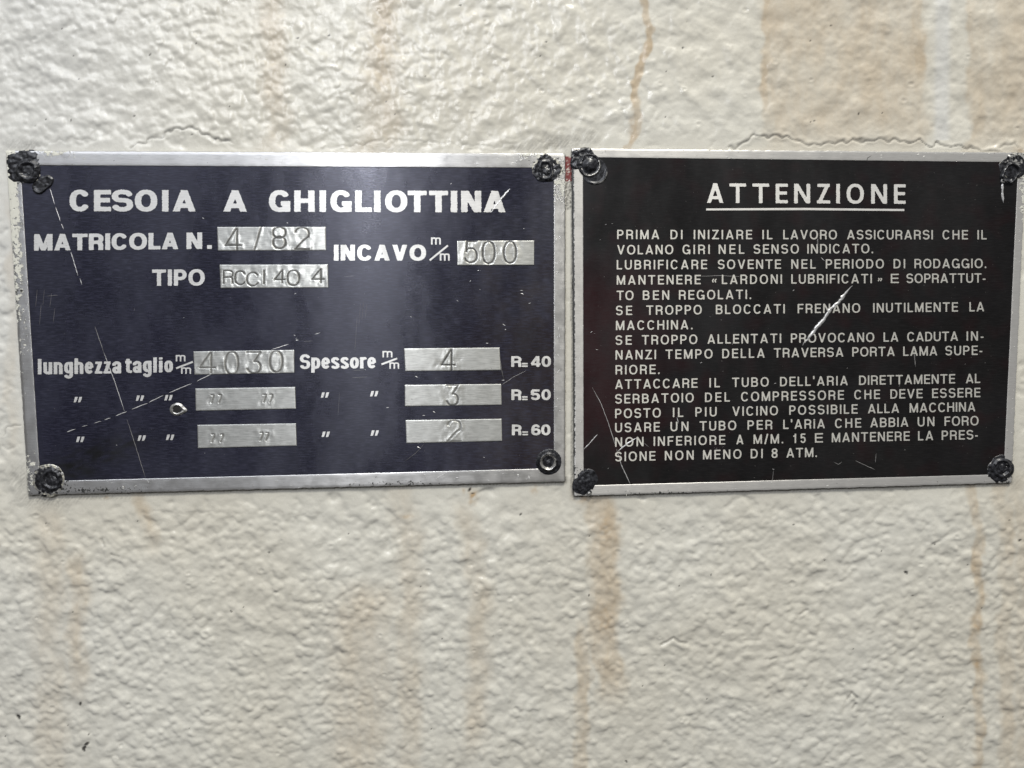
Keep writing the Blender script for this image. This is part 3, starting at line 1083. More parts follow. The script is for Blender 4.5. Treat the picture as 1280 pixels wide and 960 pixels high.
build_plate(plate1, P1_OUT, P1_IN, M_FACE1, f1_attrs, b1_attrs, M_BORDER)
build_plate(plate2, P2_OUT, P2_IN, M_FACE2, f2_attrs, b2_attrs, M_BORDER2)

# ------------------------------------------------------------------ left plate lettering
HB = dict(stroke=.212, xs=1.42, wk=1.16, res=34)
L1 = Lettering()
def heavy_letters(L, items, yb0, yb1, span, cap):
    for ch, a, b in items:
        L.word(ch, a, b, yb0, yb1, cap, HB['stroke'], HB['xs'], res=40, span=span)
it = [('C', 243, 370), ('E', 395, 500), ('S', 505, 640), ('O', 650, 790), ('I', 817, 862), ('A', 885, 1030)]
it = [(c, 40 + a / 5, 40 + b / 5) for c, a, b in it]
it += [('A', 280, 310)]
it += [(c, 230 + a / 5, 230 + b / 5) for c, a, b in [('G', 535, 668), ('H', 693, 820), ('I', 848, 893), ('G', 918, 1050), ('L', 1073, 1175), ('I', 1190, 1232)]]
it += [(c, 440 + a / 5, 440 + b / 5) for c, a, b in [('O', 210, 347), ('T', 352, 468), ('T', 485, 600), ('I', 618, 660), ('N', 683, 808), ('A', 822, 962)]]
heavy_letters(L1, it, 264.4, 265.8, (88, 632), 26.7)
L1.build('heading', M_LETTER, plate1, 'heading CESOIA A GHIGLIOTTINA in heavy raised capitals')


def inscription(parent, words, cap, yb0, yb1, span, name='inscription', mat=None, **kw):
    L = Lettering()
    for (t, a, b) in words:
        if t in '«»':                      # small low quotation marks
            kq = dict(kw); kq['stroke'] = .16
            L.word(t, a + .6, b - .4, yb0 - 2.0, yb1 - 2.0, 8.2, span=span, **kq)
            continue
        L.word(t, a, b, yb0, yb1, cap, span=span, **kw)
    return L.build(name, mat or M_LETTER, parent)


inscription(plate1, [('MATRICOLA', 44.4, 224.4), ('N', 234.4, 254), ('.', 260.5, 265.5)], 20.6, 313.6, 311.3, (44, 266), stroke=.21, xs=1.42, wk=1.14, res=34)
inscription(plate1, [('TIPO', 191.6, 257)], 20.3, 357.4, 357.0, (191, 257), stroke=.20, xs=1.28, wk=1.05, res=34)
inscription(plate1, [('INCAVO', 418, 533)], 19.8, 326.0, 326.0, (418, 533), stroke=.215, xs=1.38, wk=1.10, res=34)
for (vals, top, base) in [((('R', 639, 652), ('=', 652.6, 659.4), ('40', 663, 688.6)), 0, 458.4), ((('R', 639.2, 652), ('=', 652.8, 659.2), ('50', 663.2, 688.4)), 0, 499.8),
                          ((('R', 639.8, 652), ('=', 653, 660), ('60', 664, 688)), 0, 543.6)]:
    L = Lettering()
    for t, a, b in vals:
        if t == '=':
            L.word(t, a, b, base, base, 11, .17, 1.0, res=30, span=(639, 689))
        else:
            L.word(t, a, b, base, base - .1, 13.3, .205, 1.36, 1.42, res=30, span=(639, 689))
    L.build('inscription', M_LETTER, plate1)
L = Lettering()
L.word('lunghezza', 48.6, 153, 467.8, 465.6, 19.2, .172, 1.38, 1.08, res=34, table=LOW, span=(48, 218))
L.word('taglio', 158, 217.6, 467.8, 465.0, 18.8, .172, 1.38, 1.08, res=34, table=LOW, span=(48, 218))
L.build('inscription', M_LETTER, plate1)
L = Lettering()
L.word('Spessore', 375.6, 470.6, 461.0, 460.2, 18.0, .175, 1.38, 1.16, res=34, table=LOW, span=(375, 471))
L.build('inscription', M_LETTER, plate1)
# m/m fractions
for (m1, sl, m2) in [(((539, 551.4), 306, 9.0), ((537.4, 325.6), (560, 307.2)), ((550, 562.4), 326, 9.0)),
                     (((221, 233), 451.6, 8.0), ((221.4, 460.2), (242, 452.2)), ((227.6, 240), 467, 8.0)),
                     (((478.6, 491), 446.6, 8.0), ((477.4, 455.2), (496.8, 448)), ((487.2, 499.4), 460.8, 8.0))]:
    L = Lettering(flare=.25)
    for ((a, b), y, c) in (m1, m2):
        L.word('m', a, b, y, y, c / XH, .165, 1.1, res=34)
    (ax, ay), (bx, by) = sl
    d = math.hypot(bx - ax, by - ay); nx_, ny_ = -(by - ay) / d * 1.15, (bx - ax) / d * 1.15
    L.bar([(ax - nx_, ay - ny_), (bx - nx_, by - ny_), (bx + nx_, by + ny_), (ax + nx_, ay + ny_)])
    L.build('unit_fraction', M_LETTER, plate1)
# ditto marks
for (x, y) in [(99, 499.4), (176.4, 497.6), (212, 497), (102, 549), (178.6, 547.4), (214, 546.4), (407, 493.6), (468.4, 492), (408, 542.6), (469, 541)]:
    L = Lettering(flare=.25)
    for dx in (-2.7, 2.7):
        L.bar([(x + dx - 2.6, y + 3.2), (x + dx - 1.0, y - 3.2), (x + dx + 2.3, y - 3.4), (x + dx + 1.6, y - 0.4), (x + dx + .2, y + 3.0)])
    L.build('ditto_mark', M_LETTER, plate1)

# ------------------------------------------------------------------ stamped boxes
def stamped_field(q, chars, groove=0.88, depth=0.085, dirty=0.9, extra=None, seed=0):
    """q corners px; chars: (char, x0, x1, y_top, y_base)"""
    w = q[1][0] - q[0][0]; hh = q[3][1] - q[0][1]
    nx, ny = int(w / 0.5), int(hh / 0.5)
    s_, t_ = np.meshgrid(np.linspace(0, 1, nx), np.linspace(0, 1, ny))
    X, Y = bil(q, s_, t_)
    d = np.full(X.shape, 99.0)
    for (ch, a, b, yt, yb) in chars:
        cap = yb - yt; gw = (b - a) / cap
        stroke = 0.02
        gx = (X - a) / cap; gy = (yb - Y) / cap
        f = glyph_field(ch, gw, stroke, 1.0, gx, gy) * cap
        d = np.minimum(d, np.maximum(f, 0))
    for (ch, pts) in (extra or []):
        d = np.minimum(d, poly_dist(X, Y, pts))
    d = np.maximum(d + 0.07 * sample(N_MID, X * 2 + seed * 50, Y * 2), 0)
    H = 0.590 + 0.004 * sample(N_SOFT, X * 1.5 + seed * 70, Y * 1.5)
    H = H + 0.012 * np.exp(-((d - 2.0) / 1.2) ** 2) - depth * np.exp(-(d / groove) ** 2)
    H = H + 0.024 * np.exp(-(d / 7.0) ** 2) * sample(N_SOFT, X * 2.6 + seed * 31, Y * 2.2)
    ed = np.minimum.reduce([s_ * w, (1 - s_) * w, t_ * hh, (1 - t_) * hh])
    corner = np.minimum(np.minimum(s_, 1 - s_) * w, 9) + np.minimum(np.minimum(t_, 1 - t_) * hh, 9)
    H = np.where(ed < 0.6, H - 0.02, H)
    dirt = np.minimum(1, dirty * 1.25) * np.exp(-(d / (groove * 0.8)) ** 2)
    dirt = np.maximum(dirt, 0.05 * np.clip(sample(N_MID, X + seed * 90, Y), 0, 1))
    H = np.maximum(H, 0.484)
    # skirt
    X = np.pad(X, 1, mode='edge'); Y = np.pad(Y, 1, mode='edge'); H = np.pad(H, 1, constant_values=0.45); dirt = np.pad(dirt, 1, mode='edge')
    X[:, 0] -= .25; X[:, -1] += .25; Y[0] -= .25; Y[-1] += .25
    o = make_mesh('data_box', to_world(X, Y, H).reshape(-1, 3), grid_faces(X.shape[0], X.shape[1]), M_FIELD, plate1, attrs=dict(dirt=dirt))
    return o


def box_label(o, t): o['label'] = t


box_label(stamped_field([(272.6, 284.2), (407.8, 284.0), (408.2, 313.0), (273.6, 313.4)],
          [('4', 282.4, 302.4, 286, 314), ('8', 342, 358, 284.6, 311), ('2', 369.4, 387, 285, 312.2)], dirty=.75, extra=[('/', [(327.4, 284), (317.4, 318)])], seed=1), 'box stamped 4/82')
box_label(stamped_field([(275.6, 331.2), (410.4, 330.8), (411, 359.4), (277, 360)],
          [('R', 280.4, 292.4, 338.4, 354.4), ('C', 294.4, 308, 339.4, 356), ('C', 309.6, 324, 341, 357.4), ('I', 330, 332, 338.4, 355),
           ('4', 344.4, 356.8, 338, 353.6), ('0', 360, 375, 338.4, 357), ('4', 390.6, 405.8, 336.6, 353.6)], dirty=.85, groove=.9, depth=.06, seed=2), 'box stamped RCCI 40 4')
box_label(stamped_field([(571.4, 301.6), (667.6, 301.2), (667.4, 331.4), (572, 331.6)],
          [('5', 581, 596.4, 302, 328.4), ('0', 603, 618.6, 302.4, 329.6), ('0', 629.6, 645.4, 302.4, 329)], dirty=.8, seed=3), 'box stamped 500')
box_label(stamped_field([(243, 439.4), (368.4, 437.4), (368.6, 465.6), (244.4, 468)],
          [('4', 250.6, 270, 440, 466), ('0', 282.4, 299, 440, 467.8), ('Ʒ', 310, 326.6, 440, 467), ('0', 338, 354, 438.8, 465)], dirty=.65, seed=4), 'box stamped 4030')


def ticks(x, y, n=2, gap=9):
    out = []
    for k in range(n):
        xx = x + (k - .5) * gap
        out.append(('t', [(xx - 1.5, y - 4.5), (xx + 1.2, y - 4.5)]))
        out.append(('t', [(xx + 1.2, y - 4.5), (xx + 1.0, y - 1), (xx - 1.5, y + 5)]))
    return out


box_label(stamped_field([(245.4, 485.6), (369.6, 483.6), (370.6, 510.4), (246, 513)], [], dirty=.6, groove=.8, extra=ticks(271.5, 498, 2, 9.5) + ticks(336, 497.5, 2, 8), seed=5),
          'upper box with two faint stamped ditto marks')
box_label(stamped_field([(248, 531), (370.6, 529), (371.6, 556.4), (248.6, 559.6)], [], dirty=.6, groove=.8, extra=ticks(273, 547, 2, 11) + ticks(331.5, 545, 2, 7), seed=6),
          'lower box with two faint stamped ditto marks')
box_label(stamped_field([(505.4, 435.6), (624.4, 434.6), (626, 462.4), (507, 463.6)], [('4', 552, 569, 437, 462.5)], dirty=.8, seed=7), 'thickness box stamped 4')
box_label(stamped_field([(506.4, 481), (626.4, 480), (627, 505.6), (506.6, 507.4)], [('Ʒ', 558.5, 573, 481, 507)], dirty=.7, seed=8), 'thickness box stamped 3')
box_label(stamped_field([(507.4, 525), (627, 523.4), (627.6, 550.6), (508.4, 553.4)], [('2', 560, 576, 525.4, 551.6)], dirty=.45, seed=9), 'thickness box stamped 2')

# ------------------------------------------------------------------ right plate lettering
L = Lettering()
tt = [('A', 15, 118), ('T', 155, 258), ('T', 298, 402), ('E', 443, 517), ('N', 558, 658), ('Z', 700, 782), ('I', 820, 843), ('O', 885, 992), ('N', 1038, 1137), ('E', 1180, 1252)]
for ch, a, b in tt:
    L.word(ch, 880 + a / 5, 880 + b / 5, 254.0, 255.2, 24.4, .160, 1.16, res=36, span=(883, 1130))
L.build('heading', M_LETTER3, plate2, 'heading ATTENZIONE in widely spaced raised capitals')
L = Lettering()
L.bar([(882.2, 261.0), (1005, 260.6), (1128.8, 261.6), (1128.8, 264.2), (1005, 263.0), (882.2, 263.4)])
L.build('underline', M_LETTER3, plate2)
R = [
    (299.2, 299.6, [('PRIMA', 771, 823.5), ('DI', 837.5, 852.5), ('INIZIARE', 866.5, 939), ('IL', 952, 964.5), ('LAVORO', 978, 1045), ('ASSICURARSI', 1057.5, 1164.5), ('CHE', 1176.5, 1208), ('IL', 1220, 1231.5)]),
    (318.3, 316.0, [('VOLANO', 771, 841), ('GIRI', 852.5, 886.5), ('NEL', 897.5, 929.5), ('SENSO', 941, 997.5), ('INDICATO.', 1008, 1090)]),
    (337.0, 335.2, [('LUBRIFICARE', 770.5, 883), ('SOVENTE', 896.5, 975), ('NEL', 988, 1018.5), ('PERIODO', 1031, 1103.5), ('DI', 1115.5, 1130), ('RODAGGIO.', 1141.5, 1231)]),
    (356.0, 353.4, [('MANTENERE', 770.5, 875), ('«', 888.5, 895), ('LARDONI', 901.5, 976.5), ('LUBRIFICATI', 988, 1088.5), ('»', 1095.5, 1101.5), ('E', 1112, 1122), ('SOPRATTUT-', 1131.5, 1230)]),
    (375.2, 371.5, [('TO', 770.5, 791.5), ('BEN', 803, 836), ('REGOLATI.', 848, 938)]),
    (394.0, 389.2, [('SE', 769.5, 789.5), ('TROPPO', 807.5, 876.5), ('BLOCCATI', 894, 980), ('FRENANO', 996, 1074), ('INUTILMENTE', 1090, 1195.5), ('LA', 1210, 1228.5)]),
    (412.6, 407.5, [('MACCHINA.', 769.5, 865)]),
    (431.0, 425.6, [('SE', 769, 789), ('TROPPO', 802, 871), ('ALLENTATI', 883.5, 975.5), ('PROVOCANO', 987.5, 1091.5), ('LA', 1103, 1121.5), ('CADUTA', 1132.5, 1196), ('IN-', 1206.5, 1227.5)]),
    (449.4, 443.4, [('NANZI', 769, 819.5), ('TEMPO', 831.5, 890), ('DELLA', 902, 955), ('TRAVERSA', 966.5, 1053), ('PORTA', 1064, 1117), ('LAMA', 1127.5, 1170), ('SUPE-', 1180, 1226)]),
    (468.0, 461.0, [('RIORE.', 769, 824)]),
    (486.0, 478.4, [('ATTACCARE', 768.5, 871), ('IL', 886, 899), ('TUBO', 914.5, 960), ("DELL'ARIA", 974, 1058.5), ('DIRETTAMENTE', 1072.5, 1192), ('AL', 1205.5, 1223.5)]),
    (504.2, 496.0, [('SERBATOIO', 768.5, 866.5), ('DEL', 880.5, 911.5), ('COMPRESSORE', 925.5, 1053.5), ('CHE', 1066.5, 1098.5), ('DEVE', 1111.5, 1151.5), ('ESSERE', 1163.5, 1223.5)]),
    (522.4, 513.6, [('POSTO', 768.5, 825.5), ('IL', 840.5, 853.5), ('PIU', 868.5, 895), ('VICINO', 914.5, 971.5), ('POSSIBILE', 985.5, 1070.5), ('ALLA', 1083.5, 1122.5), ('MACCHINA', 1135.5, 1217.5)]),
    (540.0, 531.0, [('USARE', 768.5, 824), ('UN', 837.5, 860), ('TUBO', 874, 919.5), ('PER', 933.5, 964.5), ("L'ARIA", 978, 1030), ('CHE', 1042.5, 1075), ('ABBIA', 1086.5, 1134), ('UN', 1145.5, 1166.5), ('FORO', 1179, 1221.5)]),
    (558.0, 548.4, [('NON', 768.5, 804), ('INFERIORE', 816.5, 905.5), ('A', 919.5, 928.5), ('M/M.', 941, 978), ('15', 990.5, 1006), ('E', 1017.5, 1027.5), ('MANTENERE', 1038.5, 1135.5), ('LA', 1146, 1165), ('PRES-', 1175.5, 1220.5)]),
    (576.2, 566.0, [('SIONE', 768.5, 818.5), ('NON', 830.5, 866.5), ('MENO', 878, 926), ('DI', 937.5, 952.5), ('8', 963.5, 971), ('ATM.', 982, 1020)]),
]
for (y0, y1, words) in R:
    inscription(plate2, words, 11.7, y0, y1, (769, 1230), name='text_line', mat=M_LETTER2, stroke=.143, xs=1.12, wk=.92, res=24)

# ------------------------------------------------------------------ scratches
def scratch(parent, pts, w, name='scratch', mat=None, h=0.548, rise=0.03, taper=True, base=None):
    mat = mat or M_SCR
    # resample
    P = [np.array(p, float) for p in pts]
    out = []
    for a, b in zip(P[:-1], P[1:]):
        n = max(2, int(np.hypot(*(b - a)) / 2.5))
        for k in range(n): out.append(a + (b - a) * k / n)
    out.append(P[-1]); out = np.array(out); n = len(out)
    tan = np.gradient(out, axis=0); tan /= np.hypot(tan[:, 0], tan[:, 1])[:, None] + 1e-9
    nor = np.stack([-tan[:, 1], tan[:, 0]], 1)
    s = np.linspace(0, 1, n)
    prof = np.minimum(1, np.minimum(s, 1 - s) * 5 + 0.12) if taper else np.ones(n)
    ww = w * prof * (0.75 + 0.5 * RNG.random(n))
    out = out + nor * (RNG.random(n)[:, None] - .5) * w * 0.3
    V, Hh = [], []
    for k, (o_, r_) in enumerate([(-.5, -.03), (-.2, 0.6), (.15, 1.0), (.5, -.03)]):
        V.append(out + nor * (ww * o_)[:, None]); Hh.append(np.full(n, h + (rise * r_ if r_ > 0 else -.06)))
    V = np.array(V); Hh = np.array(Hh)
    f = grid_faces(4, n)
    return make_mesh(name, to_world(V[..., 0], V[..., 1], Hh).reshape(-1, 3), f[:, ::-1].copy(), mat, parent, smooth=False)


HF = 0.478   # face height
# long faint scratch down the left plate
for seg in [[(64, 236), (70, 256)], [(71, 259), (77, 277)], [(78, 280), (81, 287)], [(90, 315), (99, 345)], [(101, 348), (104, 356)]]:
    scratch(plate1, seg, 1.3, h=HF)
scratch(plate1, [(120, 408), (131, 440)], 1.2, h=HF, mat=M_SCRD)
scratch(plate1, [(131, 440), (144, 475), (157, 514)], 1.4, h=HF)
scratch(plate1, [(160, 524), (170, 555), (183, 597)], 1.1, h=HF, mat=M_SCRD)
for a, b in [((85, 539.5), (96, 536)), ((104, 533), (111, 531)), ((119, 528.5), (128, 526)), ((132, 524.5), (140, 522)), ((146, 519.5), (160, 514)), ((166, 511.5), (186, 503.5)),
             ((187, 503), (206, 493.5)), ((212, 491), (241, 479)), ((247, 476.5), (268, 466)), ((340, 437), (362, 430)), ((394, 418), (401, 415.5))]:
    scratch(plate1, [a, b], 1.5, h=HF)
scratch(plate1, [(328, 443.5), (341, 437.6)], 1.3, h=0.555)
scratch(plate1, [(613.5, 266), (624, 252), (637.5, 236)], 2.4, h=0.552)
scratch(plate1, [(562, 536), (548, 545), (532, 553)], 1.3, h=0.556)
scratch(plate1, [(532, 553), (520, 566), (505, 577)], 0.7, h=HF, mat=M_SCRD)
scratch(plate1, [(590, 504), (610, 491), (627, 482)], 1.1, h=0.556)
scratch(plate1, [(627, 481), (642, 471), (658, 463)], 0.8, h=HF, mat=M_SCRD)
scratch(plate1, [(624, 440), (627, 462), (629.5, 474)], 0.8, h=HF + .07, mat=M_SCRD)
scratch(plate1, [(545, 598.5), (560, 589)], 1.6, h=0.556)
for (x, y, l) in [(451, 378, 30), (455, 376, 24), (459, 380, 18), (447, 395, 30), (425, 490, 30), (446, 410, 30), (48, 362, 22), (57, 362, 20), (66, 366, 18), (53, 380, 26), (70, 385, 18)]:
    scratch(plate1, [(x, y), (x - 2, y + l)], 0.55, h=HF - .002, mat=M_SCRD, rise=.012)
for (x, y, l) in [(430, 346, 14), (380, 427, 12), (440, 472, 20), (60, 370, 14), (442, 463, 14)]:
    scratch(plate1, [(x, y), (x + l, y - 1)], 0.6, h=HF - .002, mat=M_SCRD, rise=.012)
for (x, y, s_) in [(652, 363, 1.9), (653, 367.5, 2.1), (662, 379, 1.5), (630, 406, 2.2), (632, 412, 1.2), (609, 429, 1.7), (521, 471, 2.0), (485, 509, 1.8), (543, 515, 1.9), (530, 519, 1.7),
                   (524, 559, 2.3), (369, 419, 1.3), (372, 425, 1.8), (371, 423, 1.3), (572, 376, 1.2), (600, 362, 1.0), (598, 338, 1.2), (564, 230, 1.2), (370, 367, 1.2), (360, 279, 1.2), (588, 351, 1.2),
                   (255, 273, 1.4), (231, 397, 1.0), (655, 286, 1.0), (457, 462, .9), (514, 396, 1.2), (605, 571, 1.0), (257, 566, .8), (147, 556, .9), (629, 475, 1.8)]:
    a = random.uniform(-.6, .9)
    scratch(plate1, [(x - math.cos(a) * s_, y + math.sin(a) * s_), (x + math.cos(a) * s_, y - math.sin(a) * s_)], s_ * .85, name='nick', h=HF)
# right plate
G = [(1064.5, 357.5), (1058, 364), (1049, 376), (1036, 388), (1031, 397), (1024, 404), (1017, 413), (1009, 424), (1002, 431.5)]
scratch(plate2, G, 4.3, name='gouge', h=0.52, rise=.16)
scratch(plate2, [(x - 2.6, y - .6) for x, y in G[1:]], 1.4, name='gouge_shadow_edge', h=0.50, rise=.02, mat=M_DARK)  # dark strip added to paint the shadow beside the gouge
scratch(plate2, [(740, 484), (751, 504), (761, 531), (770, 560)], 1.1, h=HF)
scratch(plate2, [(770, 560), (776, 580), (788, 606)], 1.2, h=HF + .03)
scratch(plate2, [(730, 561), (740, 550), (747, 542.5)], 1.8, h=HF)
scratch(plate2, [(772, 563.5), (784, 554), (795, 547)], 1.8, h=.55)
scratch(plate2, [(804, 553), (811, 558.5)], 1.2, h=HF, mat=M_SCRD)
scratch(plate2, [(1140, 434), (1142, 445), (1143, 459)], 1.6, h=HF, mat=M_SCRD)
scratch(plate2, [(1025, 322), (1030, 326)], 2.4, h=HF)
scratch(plate2, [(1021, 298), (1021, 308)], 1.4, h=.55, mat=M_SCRD)
scratch(plate2, [(1068, 575.5), (1080, 581), (1093, 587)], 1.4, h=HF, mat=M_SCRD)
scratch(plate2, [(1094, 565), (1093, 578)], 1.0, h=HF, mat=M_SCRD)
scratch(plate2, [(1041, 577), (1047, 580), (1051, 577)], 1.2, h=HF, mat=M_SCRD)
scratch(plate2, [(966, 587), (965, 598), (963.5, 608)], .9, h=HF + .03, mat=M_SCRD)
scratch(plate2, [(875, 345.5), (900, 344.6), (925, 346)], .9, h=HF, mat=M_SCRD)
scratch(plate2, [(1252, 222), (1251.4, 238), (1252.5, 254)], 2.6, h=.52, rise=.08)
scratch(plate2, [(848, 350), (851, 353)], 1.6, h=.55, mat=M_DARK)
scratch(plate2, [(1082, 203), (1083, 198), (1088, 195)], 1.0, h=.55, mat=M_DARK)
scratch(plate2, [(845.5, 521), (847.5, 529)], 1.6, h=HF)
scratch(plate2, [(914, 428), (915, 431)], 1.2, h=HF)
for (x, y, s_) in [(757, 281, 1.2), (765, 280, 1.2), (750, 300, 1.0), (755, 346, .9), (887, 396, 1.1), (901, 400, 1.2), (739, 415, 1.5), (743, 417, .9), (746, 437, 1.6), (876, 453, 1.4),
                   (968, 479, 1.4), (966, 586, 1.4), (760, 585, 1.2), (991, 363, 1.4), (903, 464, .8), (1058, 460, 1.0), (895, 560, 1.0), (903, 558, 1.0), (1205, 455, .8), (1130, 562, 1.2),
                   (1187, 448, .8), (943, 582, .7), (966, 502, .9), (1123, 482, 1.2), (845, 553, 1.0)]:
    a = random.uniform(-.6, 1.2)
    scratch(plate2, [(x - math.cos(a) * s_, y + math.sin(a) * s_), (x + math.cos(a) * s_, y - math.sin(a) * s_)], s_ * .8, name='nick', h=HF, mat=M_SCRD if s_ < 1.3 else M_SCR)


# ------------------------------------------------------------------ lumps with relief (rivets, smears, dents)
def relief(name, cx, cy, R, hfun, afun, mat, parent, base=0.5, outline=None, nr=26, nt=110, seed=0, wob=0.10):
    """polar patch: hfun(rho, theta, X, Y) -> mm above base, afun -> attributes"""
    th = np.linspace(0, 2 * np.pi, nt, endpoint=False)
    rng = np.random.default_rng(seed)
    k = np.zeros(nt)
    for m in range(2, 12):
        k += rng.standard_normal() / m ** 1.2 * np.cos(m * th + rng.uniform(0, 6.28))
    k = 1 + wob * k
    if outline is not None: k = k * outline(th)
    rho = np.linspace(0, 1, nr) ** 0.8
    T, RR = np.meshgrid(th, rho)
    X = cx + R * RR * k[None, :] * np.cos(T); Y = cy - R * RR * k[None, :] * np.sin(T)
    H = base + hfun(RR, T, X, Y)
    H[-1] = base - 0.12
    at = afun(RR, T, X, Y)
    return make_mesh(name, to_world(X, Y, H).reshape(-1, 3), grid_faces(nr, nt, wrap=True)[:, ::-1].copy(), mat, parent, attrs=at)


def ring(r, c, w): return np.exp(-((r - c) / w) ** 2)


def squareish(a0=0.0, p=5):
    return lambda th: 1 / (np.abs(np.cos(th - a0)) ** p + np.abs(np.sin(th - a0)) ** p) ** (1 / p)


RIV = 'rivets and screws at the plate corners'


def rivet(label, cx, cy, parts):
    t = thing('rivet', label, 'rivet', cx, cy, RIV, h=0.4)
    for p in parts: relief(parent=t, mat=M_GUNK, **p)
    return t


def nz(X, Y, k=1.0, o=0): return .55 * sample(N_MID, X * k * 1.0 + o, Y * k * 1.3 + o)
def nf(X, Y, o=0): return .35 * sample(N_FINE, X * 1.0 + o, Y * 1.2)


# 1 top left of left plate: tar-like blob with a crater
rivet('rivet smothered in a square lump of black tar at the nameplate\'s upper left corner', 36, 212, [
    dict(name='black_smear', cx=31, cy=209, R=21, base=.50, seed=1, wob=.05, outline=squareish(.1, 4),
         hfun=lambda r, t, X, Y: .20 * sstep(1.0, .70, r) + .07 * nz(X, Y) + .03 * nf(X, Y), afun=lambda r, t, X, Y: dict(bare=0.12 * (r > .9), cream=.35 * sstep(.85, 1, r))),
    dict(name='collar', cx=37, cy=214, R=15.5, base=.66, seed=2, wob=.05,
         hfun=lambda r, t, X, Y: .45 * ring(r, .68, .2) - .25 * ring(r, 0, .42) + .10 * nz(X, Y), afun=lambda r, t, X, Y: dict(bare=0.30 * ring(r, .5, .16) * (np.sin(t) < -.2), cream=0 * r)),
    dict(name='tar_lobe', cx=55, cy=231, R=12, base=.49, seed=3, wob=.07, outline=lambda th: 1 + .35 * np.cos(2 * (th - .7)),
         hfun=lambda r, t, X, Y: .22 * ring(r, .82, .12) * (np.cos(t + .8) > -.3) + .10 * sstep(1, .7, r) + .05 * nz(X, Y), afun=lambda r, t, X, Y: dict(bare=.0 * r, cream=0 * r))])
# 2 top right of left plate: ragged torn hole
rivet('ragged torn rivet with scraped bright rim at the nameplate\'s upper right corner', 683, 212, [
    dict(name='scraped_rim', cx=683, cy=211, R=18, base=.53, seed=4, wob=.10,
         hfun=lambda r, t, X, Y: .10 * ring(r, .75, .2) + .06 * nz(X, Y) + .02 * nf(X, Y), afun=lambda r, t, X, Y: dict(bare=.18 + .15 * nz(X, Y, 1, 40), cream=.52 * sstep(.65, .95, r) * (np.sin(t) > -.4))),
    dict(name='head', cx=682, cy=213, R=12.5, base=.60, seed=5, wob=.12, outline=lambda th: 1 + .18 * np.cos(2 * (th - 1.5)),
         hfun=lambda r, t, X, Y: .30 * ring(r, .72, .18) - .30 * ring(r, 0, .5) + .06 * nz(X, Y), afun=lambda r, t, X, Y: dict(bare=.33 * ring(r, .85, .12), cream=0 * r)),
    dict(name='centre_pin', cx=684, cy=216, R=5.5, base=.55, seed=6, wob=.12,
         hfun=lambda r, t, X, Y: .25 * (1 - r ** 2) + .06 * nf(X, Y), afun=lambda r, t, X, Y: dict(bare=.30 + 0 * r, cream=0 * r))])
# 3 bottom left of left plate
rivet('crusted rivet ring in a grey smudge at the nameplate\'s lower left corner', 65, 598, [
    dict(name='black_smear', cx=62, cy=600, R=21, base=.51, seed=7, wob=.11,
         hfun=lambda r, t, X, Y: .10 * sstep(1.0, .8, r) + .06 * nz(X, Y) + .03 * nf(X, Y), afun=lambda r, t, X, Y: dict(bare=.25 + .30 * sstep(.6, 1, r), cream=.50 * sstep(.6, 1, r))),
    dict(name='collar', cx=66, cy=599, R=15, base=.58, seed=8, wob=.06,
         hfun=lambda r, t, X, Y: .34 * ring(r, .72, .17) - .14 * ring(r, 0, .5) + .08 * nz(X, Y), afun=lambda r, t, X, Y: dict(bare=.28 * ring(r, .62, .12), cream=0 * r)),
    dict(name='centre_pin', cx=68, cy=601, R=6.2, base=.56, seed=9, wob=.06,
         hfun=lambda r, t, X, Y: .24 * (1 - r ** 2) + .05 * nf(X, Y), afun=lambda r, t, X, Y: dict(bare=.22 + 0 * r, cream=0 * r))])
# 4 bottom right of left plate: clean tubular rivet
rivet('clean hollow round rivet with shiny rim at the nameplate\'s lower right corner', 686, 577, [
    dict(name='dark_washer', cx=686, cy=577, R=16.5, base=.53, seed=10, wob=.02,
         hfun=lambda r, t, X, Y: .10 * sstep(1.0, .8, r) + .02 * nf(X, Y), afun=lambda r, t, X, Y: dict(bare=.28 * sstep(.75, 1, r), cream=0 * r)),
    dict(name='head', cx=685, cy=576.5, R=13, base=.58, seed=11, wob=.012,
         hfun=lambda r, t, X, Y: .60 * ring(r, .76, .20) - .35 * ring(r, 0, .45) + .01 * nf(X, Y), afun=lambda r, t, X, Y: dict(bare=.95 * ring(r, .66, .12) + .3 * ring(r, .97, .04), cream=0 * r)),
    dict(name='centre_pin', cx=686.5, cy=578, R=5.5, base=.50, seed=12, wob=.04,
         hfun=lambda r, t, X, Y: .30 * (1 - r ** 2) + .05 * nf(X, Y), afun=lambda r, t, X, Y: dict(bare=0 * r, cream=0 * r))])
# 5 top left of right plate: black dome with bright crescents
rivet('black domed rivet with bright crescent scrapes at the warning plate\'s upper left corner', 736, 206, [
    dict(name='black_smear', cx=728, cy=199, R=14, base=.53, seed=13, wob=.08, outline=squareish(0, 4),
         hfun=lambda r, t, X, Y: .16 * sstep(1.0, .8, r) + .10 * nz(X, Y), afun=lambda r, t, X, Y: dict(bare=.27 + 0 * r, cream=.1 + 0 * r)),
    dict(name='lower_crescent', cx=743, cy=215, R=17, base=.46, seed=14, wob=.03,
         hfun=lambda r, t, X, Y: .20 * ring(r, .86, .08) * sstep(.2, .8, np.cos(t + .95)) + .04, afun=lambda r, t, X, Y: dict(bare=.75 * ring(r, .90, .06) * sstep(.35, .9, np.cos(t + .95)), cream=0 * r)),
    dict(name='head', cx=736.5, cy=207, R=15, base=.55, seed=15, wob=.03,
         hfun=lambda r, t, X, Y: .62 * sstep(.75, .15, r) + .26 * ring(r, .86, .08) + .03 * nz(X, Y), afun=lambda r, t, X, Y: dict(bare=.85 * ring(r, .88, .08) * sstep(-.1, .6, np.cos(t + .75)), cream=0 * r))])
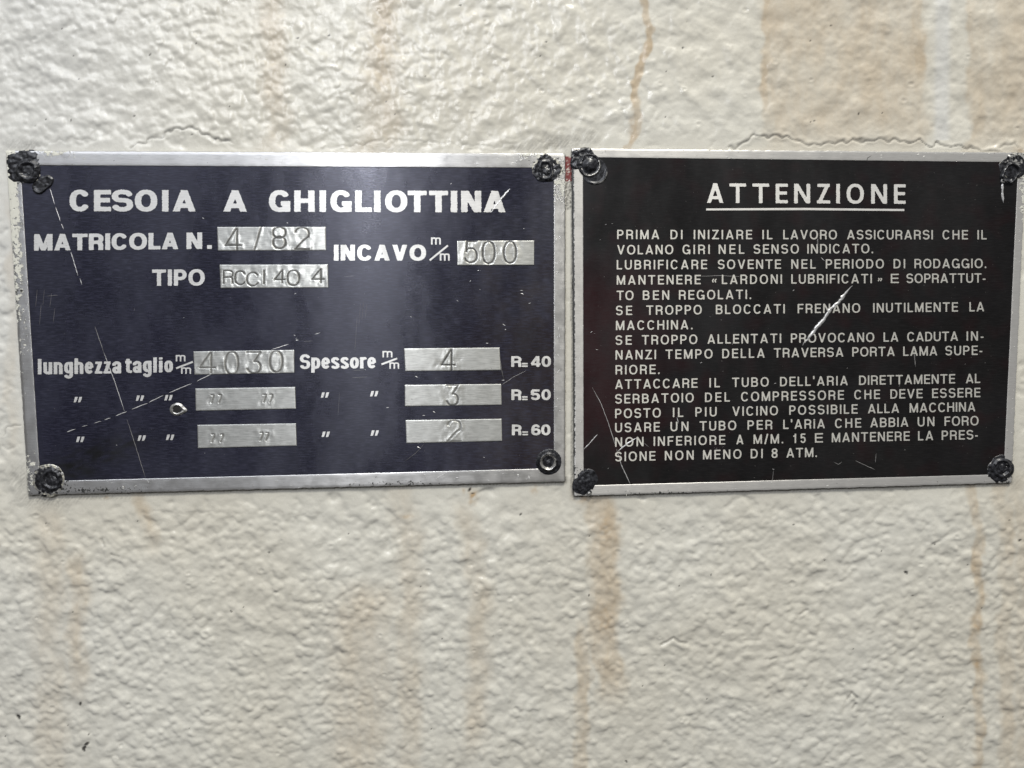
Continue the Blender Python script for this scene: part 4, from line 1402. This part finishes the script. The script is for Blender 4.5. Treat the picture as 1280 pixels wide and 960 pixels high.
# 6 top right of right plate
rivet('twisted black rivet with torn metal flakes at the warning plate\'s upper right corner', 1263, 214, [
    dict(name='black_smear', cx=1265, cy=209, R=17, base=.53, seed=16, wob=.12,
         hfun=lambda r, t, X, Y: .12 * sstep(1.0, .8, r) + .06 * nz(X, Y), afun=lambda r, t, X, Y: dict(bare=.20 + .22 * (np.sin(t) > .3), cream=.40 * sstep(.8, 1, r))),
    dict(name='head', cx=1261, cy=217, R=13, base=.58, seed=17, wob=.11, outline=lambda th: 1 + .22 * np.cos(2 * (th - 1.0)),
         hfun=lambda r, t, X, Y: .45 * ring(r, .78, .14) - .20 * ring(r, 0, .5) + .10 * nz(X, Y), afun=lambda r, t, X, Y: dict(bare=.42 * ring(r, .84, .10), cream=0 * r)),
    dict(name='torn_flake', cx=1252, cy=225, R=4.5, base=.58, seed=18, wob=.12, outline=lambda th: 1 + .3 * np.cos(2 * (th - 1.5)),
         hfun=lambda r, t, X, Y: .2 * ring(r, .6, .25), afun=lambda r, t, X, Y: dict(bare=.55 * ring(r, .7, .2), cream=0 * r))])
# 7 bottom left of right plate
rivet('jagged coal-black lump over the rivet at the warning plate\'s lower left corner', 733, 600, [
    dict(name='black_smear', cx=731, cy=602, R=16, base=.52, seed=19, wob=.13, outline=lambda th: 1 + .16 * np.cos(2 * (th - .9)),
         hfun=lambda r, t, X, Y: .16 * sstep(1.0, .65, r) + .05 * nz(X, Y), afun=lambda r, t, X, Y: dict(bare=.0 * r, cream=0 * r)),
    dict(name='head', cx=733, cy=601, R=10.5, base=.60, seed=20, wob=.10,
         hfun=lambda r, t, X, Y: .22 * (1 - r ** 2) + .05 * nz(X, Y), afun=lambda r, t, X, Y: dict(bare=0 * r, cream=0 * r)),
    dict(name='bright_chip', cx=736, cy=616, R=4.0, base=.56, seed=21, wob=.14,
         hfun=lambda r, t, X, Y: .25 * (1 - r), afun=lambda r, t, X, Y: dict(bare=.50 + 0 * r, cream=0 * r))])
# 8 bottom right of right plate
rivet('rough swirled rivet with grey ring at the warning plate\'s lower right corner', 1250, 584, [
    dict(name='black_smear', cx=1249, cy=586, R=17, base=.53, seed=22, wob=.09,
         hfun=lambda r, t, X, Y: .12 * sstep(1.0, .8, r) + .08 * nz(X, Y), afun=lambda r, t, X, Y: dict(bare=.36 * sstep(.8, 1, r), cream=.2 * sstep(.8, 1, r))),
    dict(name='collar', cx=1250, cy=584.5, R=13, base=.60, seed=23, wob=.05,
         hfun=lambda r, t, X, Y: .40 * ring(r, .74, .16) - .18 * ring(r, 0, .5) + .07 * nz(X, Y), afun=lambda r, t, X, Y: dict(bare=.40 * ring(r, .60, .12) * (.6 + .4 * np.cos(t)), cream=0 * r)),
    dict(name='centre_pin', cx=1251, cy=585, R=5.5, base=.60, seed=24, wob=.08,
         hfun=lambda r, t, X, Y: .26 * (1 - r ** 2) + .05 * nf(X, Y), afun=lambda r, t, X, Y: dict(bare=.25 + 0 * r, cream=0 * r))])

# teardrop punch mark in the left plate
relief('punch_hollow', 222.0, 511.8, 5.2, lambda r, t, X, Y: .02 * (1 - r), lambda r, t, X, Y: dict(bare=0 * r, cream=0 * r), M_DARK, plate1, base=.50, seed=31, wob=.02)
relief('punch_mark', 222.5, 511.5, 9.5, lambda r, t, X, Y: .20 * ring(r, .68, .17) - .10 * ring(r, 0, .4),
       lambda r, t, X, Y: dict(bare=.85 * ring(r, .68, .22) + .3 * (r > .8), cream=0 * r), M_GUNK, plate1, base=.475,
       outline=lambda th: (1 + .45 * np.exp(-(((th + 0.15 + np.pi) % (2 * np.pi) - np.pi) / .30) ** 2)) * (1 - .12 * np.sin(th) ** 2), seed=30, wob=.015)
